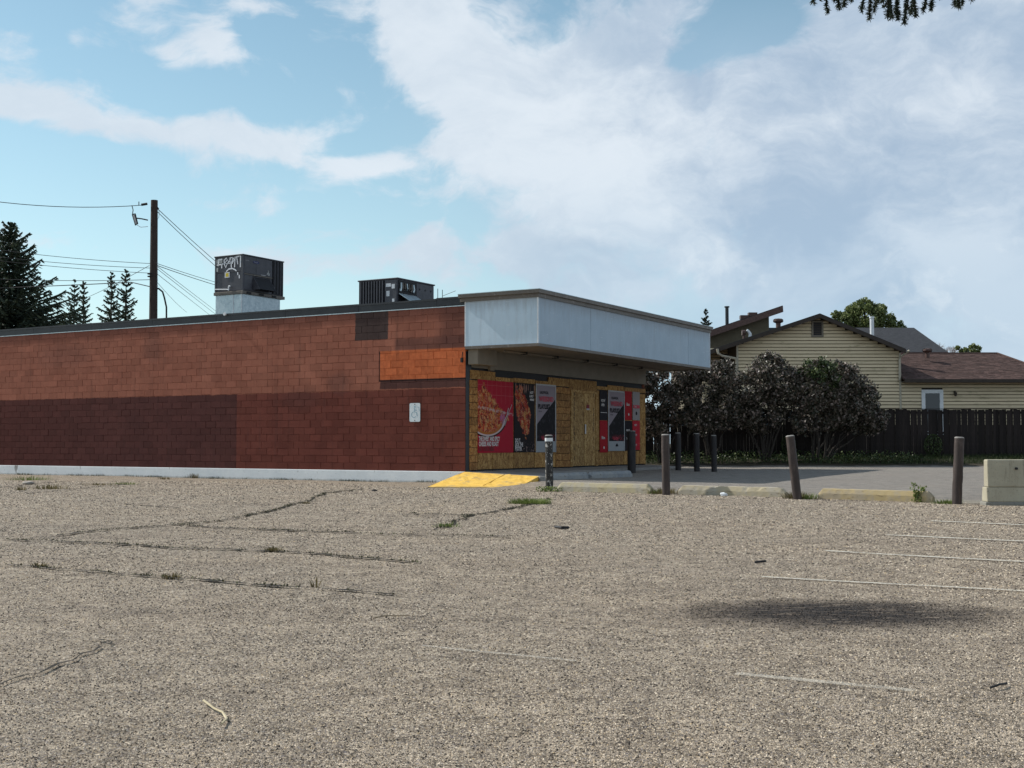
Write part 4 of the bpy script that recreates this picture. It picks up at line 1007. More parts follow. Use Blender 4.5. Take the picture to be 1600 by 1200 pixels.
m_yg = mottled('yellow_vent', (.6, .45, .06), (.7, .6, .3), 8, .5)
m_turb = mottled('brown_turbine', (.06, .035, .03), (.12, .07, .06), 9, .5, .4, .3)
HY = 58.0
hs = empty('cream_house', 'cream lap sided house with front gable and brown roofed low wing behind the fence', 'house', (0, 0, 0))
apx, apz = X_(1283, HY - .5), Zp(1283, 489.5, HY - .5)
lx, lz = X_(1106, HY - .5), Zp(1106, 548, HY - .5)
rx, rz_ = X_(1417, HY - .5), Zp(1417, 545, HY - .5)
wl, wr = X_(1152, HY), X_(1407.5, HY)
sL = (apz - lz) / (apx - lx); sR = (apz - rz_) / (rx - apx)
def rooftop(x): return apz - (apx - x) * sL if x < apx else apz - (x - apx) * sR
BACK = 67.0
# roof slabs
for (x0, x1) in ((lx, apx), (apx, rx)):
    z0, z1 = rooftop(x0), rooftop(x1)
    mb = MB(); mb.prism([Vector((x0, HY - .5, z0)), Vector((x1, HY - .5, z1)), Vector((x1, HY - .5, z1 - .1)), Vector((x0, HY - .5, z0 - .1))], (0, BACK - HY + .5, 0)); mb.build('roof', m_roofd, hs)
    mb = MB(); mb.prism([Vector((x0, HY - .53, z0 - .02)), Vector((x1, HY - .53, z1 - .02)), Vector((x1, HY - .53, z1 - .21)), Vector((x0, HY - .53, z0 - .21))], (0, .028, 0)); mb.build('bargeboard', m_fas, hs)
    mb = MB(); mb.prism([Vector((x0, HY - .5, z0 - .105)), Vector((x1, HY - .5, z1 - .105)), Vector((x1, HY - .5, z1 - .13)), Vector((x0, HY - .5, z0 - .13))], (0, .52, 0)); mb.build('rake_soffit', m_trim, hs)
# core wall
mb = MB(); mb.prism([Vector((wl, HY + .02, 0)), Vector((wr, HY + .02, 0)), Vector((wr, HY + .02, rooftop(wr) - .12)), Vector((apx, HY + .02, apz - .12)), Vector((wl, HY + .02, rooftop(wl) - .12))], (0, BACK - HY - .3, 0)); mb.build('wall', m_sidd, hs)
PIT = 5.3 / FPX * HY
z = 1.9; 
vx0, vx1, vz0, vz1 = X_(1271, HY), X_(1286, HY), Zp(1278, 524, HY), Zp(1278, 504, HY)
while z < apz - .25:
    # span where roof underside is above z+PIT/2
    zz = z + PIT * .5 + .13
    x0 = max(wl + .06, apx - (apz - zz) / sL); x1 = min(wr - .05, apx + (apz - zz) / sR)
    if x1 - x0 > .15:
        sp = [(x0, x1)]
        if z + PIT > vz0 - .05 and z < vz1 + .05: sp = [(x0, vx0 - .06), (vx1 + .06, x1)]
        for (a, b) in sp:
            if b - a < .05: continue
            mb = MB(); mb.prism([Vector((a, HY - .045, z)), Vector((a, HY + .02, z)), Vector((a, HY + .02, z + PIT - .028)), Vector((a, HY - .002, z + PIT - .028))], (b - a, 0, 0)); mb.build('siding_plank', m_sid, hs)
    z += PIT
mb = MB(); mb.box(wl - .02, wl + .07, HY - .05, HY + .03, 1.5, rooftop(wl) - .2); mb.build('corner_board', m_bei, hs)
mb = MB(); mb.box(wr - .06, wr + .03, HY - .05, HY + .03, 1.5, rooftop(wr) - .2); mb.build('corner_board', m_bei, hs)
# gable vent
mb = MB(); mb.box(vx0 - .05, vx1 + .05, HY - .07, HY - .02, vz1, vz1 + .08); mb.box(vx0 - .05, vx1 + .05, HY - .07, HY - .02, vz0 - .08, vz0); mb.box(vx0 - .05, vx0 + .03, HY - .07, HY - .02, vz0, vz1); mb.box(vx1 - .03, vx1 + .05, HY - .07, HY - .02, vz0, vz1)
gv = mb.build('gable_vent', m_tan, hs); mb = MB(); mb.box(vx0 + .03, vx1 - .03, HY - .03, HY + .01, vz0, vz1); mb.build('vent_screen', m_ink, gv)
for k in range(5):
    zz = vz0 + .06 + k * (vz1 - vz0 - .06) / 5; mb = MB(); mb.box(vx0 + .03, vx1 - .03, HY - .045, HY - .03, zz, zz + .05); mb.build('slat', m_fas, gv)
# left recessed part
RY = 60.5
xl0, xl1 = X_(1098, RY), wl
mb = MB(); mb.box(xl0, xl1 + .3, RY + .02, BACK - .5, 0, rooftop(xl0 + .6) - .1); mb.build('side_wall', m_sidd, hs)
z = 1.9
wx0, wx1, wz0, wz1 = X_(1128, RY), X_(1142, RY), Zp(1135, 590, RY), Zp(1135, 556, RY)
while z < lz + .3:
    for (a, b) in ([(xl0, wx0 - .06), (wx1 + .06, xl1)] if z + PIT > wz0 - .06 and z < wz1 + .06 else [(xl0, xl1)]):
        mb = MB(); mb.prism([Vector((a, RY - .045, z)), Vector((a, RY + .02, z)), Vector((a, RY + .02, z + PIT - .028)), Vector((a, RY - .002, z + PIT - .028))], (b - a, 0, 0)); mb.build('siding_plank', m_sid, hs)
    z += PIT
def window(x0, x1, z0, z1, y, fm, name='window', par=None, t=.07):
    mb = MB(); mb.box(x0 - t, x1 + t, y - .07, y - .02, z1, z1 + t); mb.box(x0 - t, x1 + t, y - .07, y - .02, z0 - t, z0); mb.box(x0 - t, x0, y - .07, y - .02, z0, z1); mb.box(x1, x1 + t, y - .07, y - .02, z0, z1)
    o = mb.build(name, fm, par); mb = MB(); mb.box(x0, x1, y - .045, y - .03, z0, z1); mb.build('pane', m_glass, o); return o
window(wx0, wx1, wz0, wz1, RY, m_fas, par=hs)
mb = MB(); mb.tube([at(1121, 545, HY - .6), at(1122, 552, HY - .6), at(1128, 556, HY - .4), at(1149, 560, HY - .15), at(1150.5, 566, HY - .1), at(1150.5, 640, HY - .1)], .06, 8); mb.build('downspout', m_bei, hs)
mb = MB(); mb.box(lx - .06, lx + .05, HY - .5, BACK, lz - .2, lz - .05); mb.build('gutter', m_bei, hs)
mb = MB(); p_ = [at(1421, 547.5, HY - .45), at(1409, 556, HY - .2), at(1405.5, 561, HY - .12), at(1405.5, 594, HY - .12)]; mb.tube(p_, .05, 8); mb.build('downspout', m_bei, hs)
# roof furniture
def turbine(px, py, Y, s, par):
    q = at(px, py, Y); mb = MB(); mb.tube([q + Vector((0, 0, -1.2 * s)), q], .5 * s, 10); t_ = mb.build('turbine_vent', m_turb, par)
    mb = MB(); mb.tube([q + Vector((0, 0, a * s)) for a in (0, .15, .4, .7, .9, 1.0)], [.55 * s, .85 * s, s, .95 * s, .6 * s, .1 * s], 14); mb.build('turbine_head', m_turb, t_)
    mb = MB()
    for k in range(14):
        a = 2 * math.pi * k / 14; c_, s_ = math.cos(a), math.sin(a); mb.ribbon([q + Vector((c_ * r_, s_ * r_, z_ * s)) for r_, z_ in ((.87 * s, .15), (1.04 * s, .4), (1.0 * s, .7), (.62 * s, .92))], .09 * s, (-s_, c_, .3))
    mb.build('turbine_vane', m_fas, t_)
turbine(1216, 505, 61, .24, hs)
q = at(1172, 524, 60.5)
mb = MB(); mb.tube([q + Vector((0, 0, -.2)), q + Vector((0, 0, .08)), q + Vector((-.08, 0, .2)), q + Vector((-.16, 0, .26))], [.09, .08, .07, .07], 8); mb.build('gooseneck_vent', m_white, hs)
mb = MB(); q2 = at(1163, 520, 60.5); mb.tube([q2 + Vector((.05, 0, 0)), q2 + Vector((-.12, 0, 0))], .14, 8); mb.tube([q2 + Vector((-.02, 0, -.3)), q2], .07, 8); mb.build('hood_vent', m_turb, hs)
q = at(1362.5, 517, 60); mb = MB(); mb.tube([q + Vector((0, 0, -.3)), q + Vector((0, 0, .62))], .10, 12); mb.tube([q + Vector((0, 0, .62)), q + Vector((0, 0, .70))], .125, 12); mb.build('flue_pipe', m_white, hs)
turbine(1449, 551, 60.2, .22, hs)
# low wing
ez = Zp(1500, 593, HY - .5); rY = 61.5; rz2 = Zp(1500, 552.5, rY); wx1_ = 25.4; hx = X_(1560, rY); cx = X_(1672, HY - .5)
mb = MB(); mb.box(wr + .04, wx1_, HY + .02, 65.5, 0, ez - .02); mb.build('wing_wall', m_sidd, hs)
E = [Vector((wr + .03, HY - .5, ez)), Vector((cx, HY - .5, ez)), Vector((hx, rY, rz2)), Vector((wr + .03, rY, rz2))]
mb = MB(); mb.prism(E, (0, 0, -.06)); mb.prism([Vector((cx, HY - .5, ez)), Vector((cx, 66, ez)), Vector((hx, rY, rz2))], (0, 0, -.05)); mb.prism([Vector((wr + .03, rY, rz2)), Vector((hx, rY, rz2)), Vector((cx, 66, ez)), Vector((wr + .03, 66, ez))], (0, 0, -.05)); mb.build('wing_roof', m_roofb, hs)
mb = MB(); rows = 24
up = (E[3] - E[0]); nrm = Vector((0, -up.z, up.y)).normalized()
for i in range(rows):
    t0, t1 = i / rows, (i + 1.12) / rows; xa = wr + .04; xb = cx + (hx - cx) * t0 - .05; x = xa - R.random() * .2
    while x < xb:
        x2 = min(x + R.choice((.25, .32, .2)), xb); x0_ = max(x, xa)
        off = nrm * (.018 + R.random() * .012)
        if x2 > x0_ + .02:
            a = Vector((x0_, E[0].y, E[0].z)) + up * t0 + off; b = Vector((x2 - .006, E[0].y, E[0].z)) + up * t0 + off
            c = Vector((x2 - .006, E[0].y, E[0].z)) + up * min(t1, 1) + nrm * .006; d_ = Vector((x0_, E[0].y, E[0].z)) + up * min(t1, 1) + nrm * .006
            mb.face([a, b, c, d_]); mb.face([a - off * .9, b - off * .9, b, a])
        x = x2
mb.build('shingles', m_roofb, hs)['kind'] = 'stuff'
mb = MB(); mb.box(wr + .03, cx + .05, HY - .60, HY - .505, ez - .14, ez + .02); mb.build('wing_gutter', m_fas, hs)
mb = MB(); mb.box(wr + .03, cx, HY - .5, HY - .03, ez - .11, ez - .08); mb.build('wing_soffit', m_trim, hs)
mb = MB(); mb.tube([Vector((hx, rY, rz2 + .02)), Vector((cx, HY - .5, ez + .03))], .05, 6); mb.tube([Vector((wr, rY, rz2 + .02)), Vector((hx, rY, rz2 + .02))], .05, 6); mb.build('ridge_cap', m_roofb, hs)
dx0_, dx1_, dzt_ = X_(1445.5, HY), X_(1468, HY), Zp(1456, 614.5, HY)
z = 1.9
while z < ez - .12:
    for (a, b) in ([(wr + .04, dx0_ - .16), (dx1_ + .16, wx1_)] if z < dzt_ + .15 else [(wr + .04, wx1_)]):
        mb = MB(); zt = min(z + PIT - .028, ez - .1); mb.prism([Vector((a, HY - .045, z)), Vector((a, HY + .02, z)), Vector((a, HY + .02, zt)), Vector((a, HY - .004, zt))], (b - a, 0, 0)); mb.build('siding_plank', m_sid, hs)
    z += PIT
window(dx0_, dx1_, 1.6, dzt_, HY, m_white, 'door_window', hs, .17)
q = at(1492, 614, HY - .1); mb = MB(); mb.tube([q + Vector((0, .1, .05)), q + Vector((0, -.02, .08)), q + Vector((0, -.08, .02))], .03, 6); mb.tube([q + Vector((0, -.08, .03)), q + Vector((0, -.08, -.16))], [.09, .05], 8); mb.build('wall_lamp', m_fas, hs)

# skillion roofed house behind
SY = 70.0
h2_ = empty('skillion_house', 'olive stucco house with a steep single pitch roof behind the canopy end', 'house', (0, 0, 0))
a_, b_ = at(1075, 528, SY), at(1221, 479, SY); b_.x = X_(1221, SY)
mb = MB(); mb.prism([Vector((a_.x, SY - .6, a_.z)), Vector((b_.x, SY - .6, b_.z)), Vector((b_.x, SY - .6, b_.z - .12)), Vector((a_.x, SY - .6, a_.z - .12))], (0, 9, 0)); mb.build('roof', m_roofd, h2_)
mb = MB(); mb.prism([Vector((a_.x, SY - .68, a_.z - .03)), Vector((b_.x, SY - .68, b_.z - .03)), Vector((b_.x + .02, SY - .68, b_.z - .38)), Vector((a_.x, SY - .68, a_.z - .38))], (0, .06, 0)); mb.build('bargeboard', m_turb, h2_)
sl = (b_.z - a_.z) / (b_.x - a_.x); xw = X_(1203, SY); zr = lambda x: a_.z + (x - a_.x) * sl
mb = MB(); mb.prism([Vector((a_.x, SY, 0)), Vector((xw, SY, 0)), Vector((xw, SY, zr(xw) - .13)), Vector((a_.x, SY, zr(a_.x) - .13))], (0, 7.5, 0)); mb.build('wall', m_stuc, h2_)
for px in (1172, 1185):
    xx = X_(px, SY); mb = MB(); mb.box(xx - .3, xx + .2, SY + 1, SY + 1.4, zr(xx), zr(xx) + .22); mb.build('roof_vent', m_turb, h2_)
q = at(1136, 506, SY + 1); mb = MB(); mb.tube([q + Vector((0, 0, -.6)), q + Vector((0, 0, .95))], .10, 10); mb.tube([q + Vector((0, 0, .95)), q + Vector((0, 0, 1.02))], .15, 10); mb.build('stove_pipe', m_black, h2_)
# grey hip roof behind
GY = 72.0
h3 = empty('grey_roof_house', 'house with charcoal hip roof mostly hidden behind the cream gable', 'house', (0, 0, 0))
g0, g1 = at(1165, 512, GY + 3), at(1428, 512, GY + 3); ge = at(1456, 552, GY)
yA, yB = GY - 1, GY + 7
mb = MB(); mb.prism([Vector((g0.x - 3, yA, ge.z)), Vector((ge.x + .6, yA, ge.z)), Vector((g1.x, GY + 3, g1.z)), Vector((g0.x, GY + 3, g0.z))], (0, 0, -.08))
mb.prism([Vector((ge.x + .6, yA, ge.z)), Vector((ge.x + .6, yB, ge.z)), Vector((g1.x, GY + 3, g1.z))], (0, 0, -.08)); mb.prism([Vector((g0.x - 3, yB, ge.z)), Vector((ge.x + .6, yB, ge.z)), Vector((g1.x, GY + 3, g1.z)), Vector((g0.x, GY + 3, g0.z))], (0, 0, -.08)); mb.build('roof', m_roofd, h3)
mb = MB(); mb.box(g0.x - 2.5, ge.x + .2, yA + .4, yB - .4, 0, ge.z - .05); mb.build('wall', m_sidd, h3)

# ------------------------------------------------------------------ vegetation
def leafmat(name, stops, rough=.6, trans=.25, spec=.35):
    T = mk(name, rough, spec); ri = T.n('NewGeometry').outputs['Random Per Island']
    c = T.ramp(ri, stops); T.put(T.b.inputs['Base Color'], c)
    tr_ = T.n('BsdfTranslucent'); T.put(tr_.inputs[0], c); mx = T.n('MixShader'); mx.inputs[0].default_value = trans
    out = [n for n in T.nt.nodes if n.type == 'OUTPUT_MATERIAL'][0]
    T.nt.links.new(T.b.outputs[0], mx.inputs[1]); T.nt.links.new(tr_.outputs[0], mx.inputs[2]); T.nt.links.new(mx.outputs[0], out.inputs[0]); return T.mat
m_lilac = leafmat('lilac_leaf', [(0, (.022, .024, .014)), (.3, (.042, .044, .026)), (.5, (.075, .064, .046)), (.75, (.145, .118, .095)), (1, (.29, .225, .20))], .45, .15, .5)
m_green = leafmat('shrub_leaf_green', [(0, (.02, .034, .014)), (.5, (.045, .07, .024)), (1, (.11, .14, .05))], .5, .2)
m_tree = leafmat('tree_leaf', [(0, (.06, .09, .03)), (.5, (.14, .18, .06)), (1, (.28, .31, .13))], .5, .35)
m_spr = leafmat('spruce_needles', [(0, (.012, .020, .014)), (.5, (.030, .046, .030)), (1, (.07, .092, .055))], .7, .15)
m_weed = leafmat('weed_leaf', [(0, (.06, .09, .02)), (.5, (.12, .17, .04)), (1, (.22, .26, .08))], .6, .3)
m_cw = leafmat('crack_weed', [(0, (.02, .018, .008)), (.6, (.05, .05, .02)), (1, (.10, .11, .04))], .8, .1)
m_dry = leafmat('dry_weed', [(0, (.07, .06, .025)), (.5, (.12, .10, .045)), (1, (.2, .16, .08))], .7, .3)
m_grass = leafmat('grass_blade', [(0, (.014, .026, .006)), (.5, (.024, .042, .010)), (1, (.045, .062, .017))], .6, .3)  # blade colours darkened to carry the shadow of the fence
m_bark = mottled('bark', (.045, .036, .03), (.085, .07, .058), 12, .9, stretch=(3, 3, .6), bs=.8, bd=.01)
m_bark2 = mottled('lilac_stem', (.03, .025, .022), (.055, .047, .04), 12, .9, stretch=(3, 3, .6))
def rv(r): 
    while True:
        v = Vector((r.uniform(-1, 1), r.uniform(-1, 1), r.uniform(-1, 1)))
        if 0.05 < v.length < 1: return v.normalized()
def leaf(mb, p, s, r, up=.3, asp=.55):
    n = rv(r); n.z += up; n.normalize(); a = n.cross(rv(r)).normalized() * s; b = n.cross(a).normalized() * s * asp
    mb.face([p - a * .5, p + b * .5 - a * .05, p + a * .5, p - b * .5 - a * .05])
def crown(lobes, n, s, r, shell=.55):
    """leaves through the crown volume, denser towards an uneven outer skin"""
    mb = MB(); tot = sum(l[1] ** 2 for l in lobes)
    for (c, rr, sq) in lobes:
        subs = [(rv(r), r.uniform(.16, .34)) for _ in range(26)]
        cnt = int(n * rr ** 2 / tot)
        for _ in range(cnt):
            if r.random() < .8:
                dct, sr = r.choice(subs); ctr = c + Vector((dct.x, dct.y, dct.z * sq)) * rr * r.uniform(.72, .92)
                q = ctr + rv(r) * rr * sr * r.random() ** .4
            else:
                dct = rv(r); q = c + Vector((dct.x, dct.y, dct.z * sq)) * rr * (shell + (1 - shell) * r.random())
            leaf(mb, q, s * r.uniform(.7, 1.3), r)
    return mb
def stems(base, tips, r, r0=.035, seg=6, bend=.15):
    mb = MB()
    for t_ in tips:
        pts = []
        for i in range(seg + 1):
            k = i / seg; q = base.lerp(t_, k) + Vector((r.gauss(0, bend * .3), r.gauss(0, bend * .3), 0)) * math.sin(k * math.pi); q.x += (t_.x - base.x) * .15 * math.sin(k * math.pi) * -1; pts.append(q)
        mb.tube(pts, [r0 * (1 - .6 * i / seg) for i in range(seg + 1)], 6)
    return mb
SH = [  # base px, Y, lobes (px,py,rpx), leaf mat, label
    (1035, 44.6, [(1022, 620, 42), (1045, 598, 30), (1010, 660, 34), (1060, 640, 32), (1000, 600, 26)], m_lilac, 12000, 'dark lilac shrub next to the shop end under the canopy'),
    (1110, 44.9, [(1100, 610, 36), (1075, 590, 26), (1128, 588, 30), (1135, 640, 34), (1095, 655, 30)], m_lilac, 11000, 'dark lilac shrub with pale gaps behind the small bollards'),
    (1195, 45.1, [(1205, 592, 40), (1175, 610, 36), (1200, 572, 24), (1225, 610, 34), (1190, 645, 38), (1165, 650, 26)], m_lilac, 14500, 'tallest lilac shrub with pinkish faded heads before the cream gable'),
    (1272, 44.9, [(1275, 590, 32), (1262, 615, 36), (1290, 615, 36), (1270, 650, 38), (1300, 645, 32)], None, 13500, 'lilac shrub with a greener top beside the tallest lilac'),
    (1290, 45.2, [(1325, 600, 33), (1345, 625, 34), (1335, 650, 36), (1360, 655, 26), (1310, 582, 20)], m_lilac, 11500, 'rightmost lilac shrub leaning over the board fence'),
]
for (bpx, Y, lobes, m, n, label) in SH:
    r_ = random.Random(int(bpx)); base = Vector((X_(bpx, Y), Y, gz(X_(bpx, Y), Y) - .05))
    o = empty('lilac_shrub', label, 'shrub', base, 0, 'lilac shrubs along the fence')
    LL = []
    for (px, py, rp) in lobes:
        q = at(px, py, Y) - base; q.y += r_.uniform(-.35, .3); LL.append((q, rp / FPX * Y, .9))
    if m is None:
        crown(LL[:1], int(n * .22), .12, r_).build('leafy_crown', m_green, o); crown(LL[1:] + LL[:1], int(n * .85), .12, r_).build('leafy_crown', m_lilac, o)
    else:
        crown(LL, n, .12, r_).build('leafy_crown', m, o)
    tips = []
    for (c, rr, _) in LL: tips += [c + Vector((r_.uniform(-.3, .3), r_.uniform(-.2, .2), -rr * .3)), c + Vector((r_.uniform(-.5, .5), r_.uniform(-.2, .2), -rr * .1))]
    for k, t_ in enumerate(tips):
        mb = stems(Vector((r_.uniform(-.15, .15), r_.uniform(-.1, .1), 0)), [t_], r_, .028 + r_.random() * .015); mb.build('stem', m_bark2, o)
# ivy-like dark undergrowth at the fence foot + grass
def scatter_blades(mb, n, fn_, h, w_, r, lean=.5):
    for _ in range(n):
        q = fn_(r)
        if q is None: continue
        a = r.uniform(0, 6.28); hh = h * r.uniform(.5, 1.3); d_ = Vector((math.cos(a), math.sin(a), 0)); side = Vector((-d_.y, d_.x, 0)) * w_ * .5
        tip = q + Vector((0, 0, hh)) + d_ * hh * lean * r.random()
        mb.face([q - side, q + side, tip])
r_ = random.Random(5); mb = MB()
def fgr(r):
    x = r.uniform(2, 25); y = 44.2 + (FY - 44.2) * r.random() ** .9
    if x < 12 and r.random() < .6: return None
    return Vector((x, y, gz(x, y) - .01))
scatter_blades(mb, 26000, fgr, .15, .014, r_); tag(mb.build('grass', m_grass), kind='stuff')
mb = MB()
for _ in range(5200):
    x = r_.uniform(2, 15); y = 44.25 + (FY - 44.25) * r_.random(); leaf(mb, Vector((x, y, gz(x, y) + r_.random() ** 2 * .28)), .09, r_)
tag(mb.build('ground_cover', m_green), kind='stuff')
for (px, py, hh, s) in ((1232, 700, .5, 1), (1458, 688, .55, 1.2)):
    q = at(px, py, 46.2); b = Vector((q.x, 46.2, gz(q.x, 46.2))); mb = MB()
    for _ in range(900): v = rv(r_); leaf(mb, Vector((v.x * .28 * s, v.y * .15, .35 + v.z * .34 * s + .1)), .07, r_)
    o = empty('fence_shrub', 'small green shrub at the fence foot ' + ('beneath the lilacs' if px < 1300 else 'left of the right bollard'), 'shrub', b); mb.build('leafy_crown', m_green, o)
    mb = MB(); mb.tube([(0, 0, -.02), (0, 0, .4)], .015, 5); mb.build('stem', m_bark2, o)
# spruces
def spruce(base, H_, Rb, seed, label, z0=.15, lev=44, group=None, wide=1.0, br=9, lean=0):
    r = random.Random(seed); o = empty('spruce_tree', label, 'tree', base, 0, group)
    mb = MB(); mb.tube([(lean * k / 8, 0, H_ * k / 8) for k in range(9)], [.02 * H_ * (1 - k / 8.3) for k in range(9)], 8); mb.build('trunk', m_bark, o)
    mb = MB()
    for i in range(lev):
        t = i / (lev - 1); z = H_ * (z0 + (1 - z0) * t); R_ = Rb * (1 - t) ** .82 * r.uniform(.75, 1.12) + .12
        nb_ = max(4, int(br * (1 - t * .4)))
        for b in range(nb_):
            a = 2 * math.pi * (b + r.random() * .8) / nb_ + i * 1.3; Lb = R_ * r.uniform(.72, 1.15); d_ = Vector((math.cos(a), math.sin(a), 0)); sd_ = Vector((-d_.y, d_.x, 0))
            zz = z + r.uniform(-.2, .2) * H_ / lev; up_ = .25 + .9 * t
            def P(k): return Vector((lean * t, 0, zz)) + d_ * Lb * k + Vector((0, 0, Lb * (up_ * k * .45 - .42 * k * k * (1 - t) + .22 * k ** 3)))
            ns = max(4, int(Lb * 4.2))
            for j in range(ns):
                k0, k1 = j / ns, (j + 1) / ns; A, B_ = P(k0), P(k1); wd = .05 + .03 * r.random()
                mb.face([A - sd_ * wd, B_ - sd_ * wd * .8, B_ + sd_ * wd * .8, A + sd_ * wd]); mb.face([A - Vector((0, 0, wd)), B_ - Vector((0, 0, wd * .8)), B_ + Vector((0, 0, wd * .7)), A + Vector((0, 0, wd))])
                for s in (-1, 1):
                    for rep in (0, 1):
                        tl_ = Lb * .34 * (1 - k0 * .75) * r.uniform(.5, 1.1) + .08; dirn = (d_ * r.uniform(.35, .8) + sd_ * s * r.uniform(.4, .8) + Vector((0, 0, -r.uniform(.0, .65)))).normalized()
                        q = A.lerp(B_, r.random()); e_ = q + dirn * tl_; nn = dirn.cross(rv(r)).normalized() * r.uniform(.035, .06)
                        mb.face([q - nn * .6, q.lerp(e_, .5) - nn, e_, q.lerp(e_, .5) + nn])
    mb.build('crown', m_spr, o); return o
def spr_px(px, py_top, Y, Rpx, seed, label, **k):
    b = Vector((X_(px, Y), Y, 0)); H_ = at(px, py_top, Y).z; return spruce(b, H_, Rpx / FPX * Y, seed, label, **k)
spr_px(10, 350, 66, 150, 1, 'large dark spruce tree at the left edge behind the shop roof', z0=.22, lev=38, br=12)
spr_px(113, 440, 92, 40, 2, 'small spruce with broader crown, leftmost of the far spruces', z0=.3, lev=26, br=7, group='distant spruce trees')
spr_px(128, 443, 95, 32, 3, 'narrow small spruce just right of the leftmost far spruce', z0=.3, lev=26, br=7, group='distant spruce trees')
spr_px(171, 427, 88, 46, 4, 'broad spruce of the far pair beside the utility pole', z0=.3, lev=26, br=7, group='distant spruce trees')
spr_px(194, 424, 90, 46, 5, 'far spruce standing closest to the utility pole', z0=.3, lev=26, br=7, group='distant spruce trees')
spr_px(1104, 485, 105, 18, 6, 'tiny distant spruce top above the right end of the canopy', z0=.55, lev=18)
# deciduous trees
def dtree(px, Y, lobes, n, s, seed, label, m):
    r = random.Random(seed); b = Vector((X_(px, Y), Y, 0)); o = empty('leafy_tree', label, 'tree', b)
    LL = [(at(a, c, Y) - b + Vector((0, r.uniform(-.8, .8), 0)), rp / FPX * Y, .85) for a, c, rp in lobes]
    crown(LL, n, s, r).build('crown', m, o); mb = MB(); top = LL[0][0]; mb.tube([(0, 0, 0), (0, 0, top.z * .6), tuple(top)], [.22, .17, .05], 8)
    for (c, rr, _) in LL: mb.tube([(0, 0, top.z * .6), tuple(c * .6 + Vector((0, 0, top.z * .36))), tuple(c)], [.1, .07, .03], 6)
    mb.build('trunk', m_bark, o); return o
dtree(1355, 84, [(1352, 497, 30), (1322, 500, 18), (1385, 502, 20), (1350, 478, 14), (1335, 485, 14), (1374, 484, 13), (1400, 512, 12), (1308, 492, 8)], 15000, .19, 11, 'round green broadleaf tree rising behind the cream gable', m_tree)
dtree(1515, 90, [(1522, 546, 10), (1508, 550, 9), (1498, 543, 4)], 1600, .17, 12, 'small dark leafy treetop above the brown wing roof', m_tree)
def bare(px, py, Y, hpx, seed, label):
    r = random.Random(seed); b = Vector((X_(px, Y), Y, 0)); o = empty('bare_tree', label, 'tree', b); mb = MB(); top = at(px, py, Y).z; h0 = top - hpx / FPX * Y
    mb.tube([(0, 0, 0), (0, 0, h0 * .98)], [.16, .08], 6); 
    def grow(p, d, l, w_, dep):
        e = p + d * l; mb.tube([p, e], [w_, w_ * .6], 4, False)
        if dep == 0: return
        for _ in range(3): grow(p.lerp(e, r.uniform(.5, 1)), (d + rv(r) * .55 + Vector((0, 0, .1))).normalized(), l * .68, w_ * .6, dep - 1)
    for _ in range(5): grow(Vector((0, 0, h0 * .97)), (Vector((0, 0, 1)) + rv(r) * .6).normalized(), (top - h0) * .42, .03, 4)
    mb.build('branches', mottled('pale_twig', (.25, .2, .18), (.35, .29, .26), 4, .9), o); return o
bare(1457, 524, 92, 34, 21, 'bare twiggy treetop beside the charcoal roof hip'); bare(1487, 534, 94, 22, 22, 'bare twiggy treetop left of the small leafy treetop')
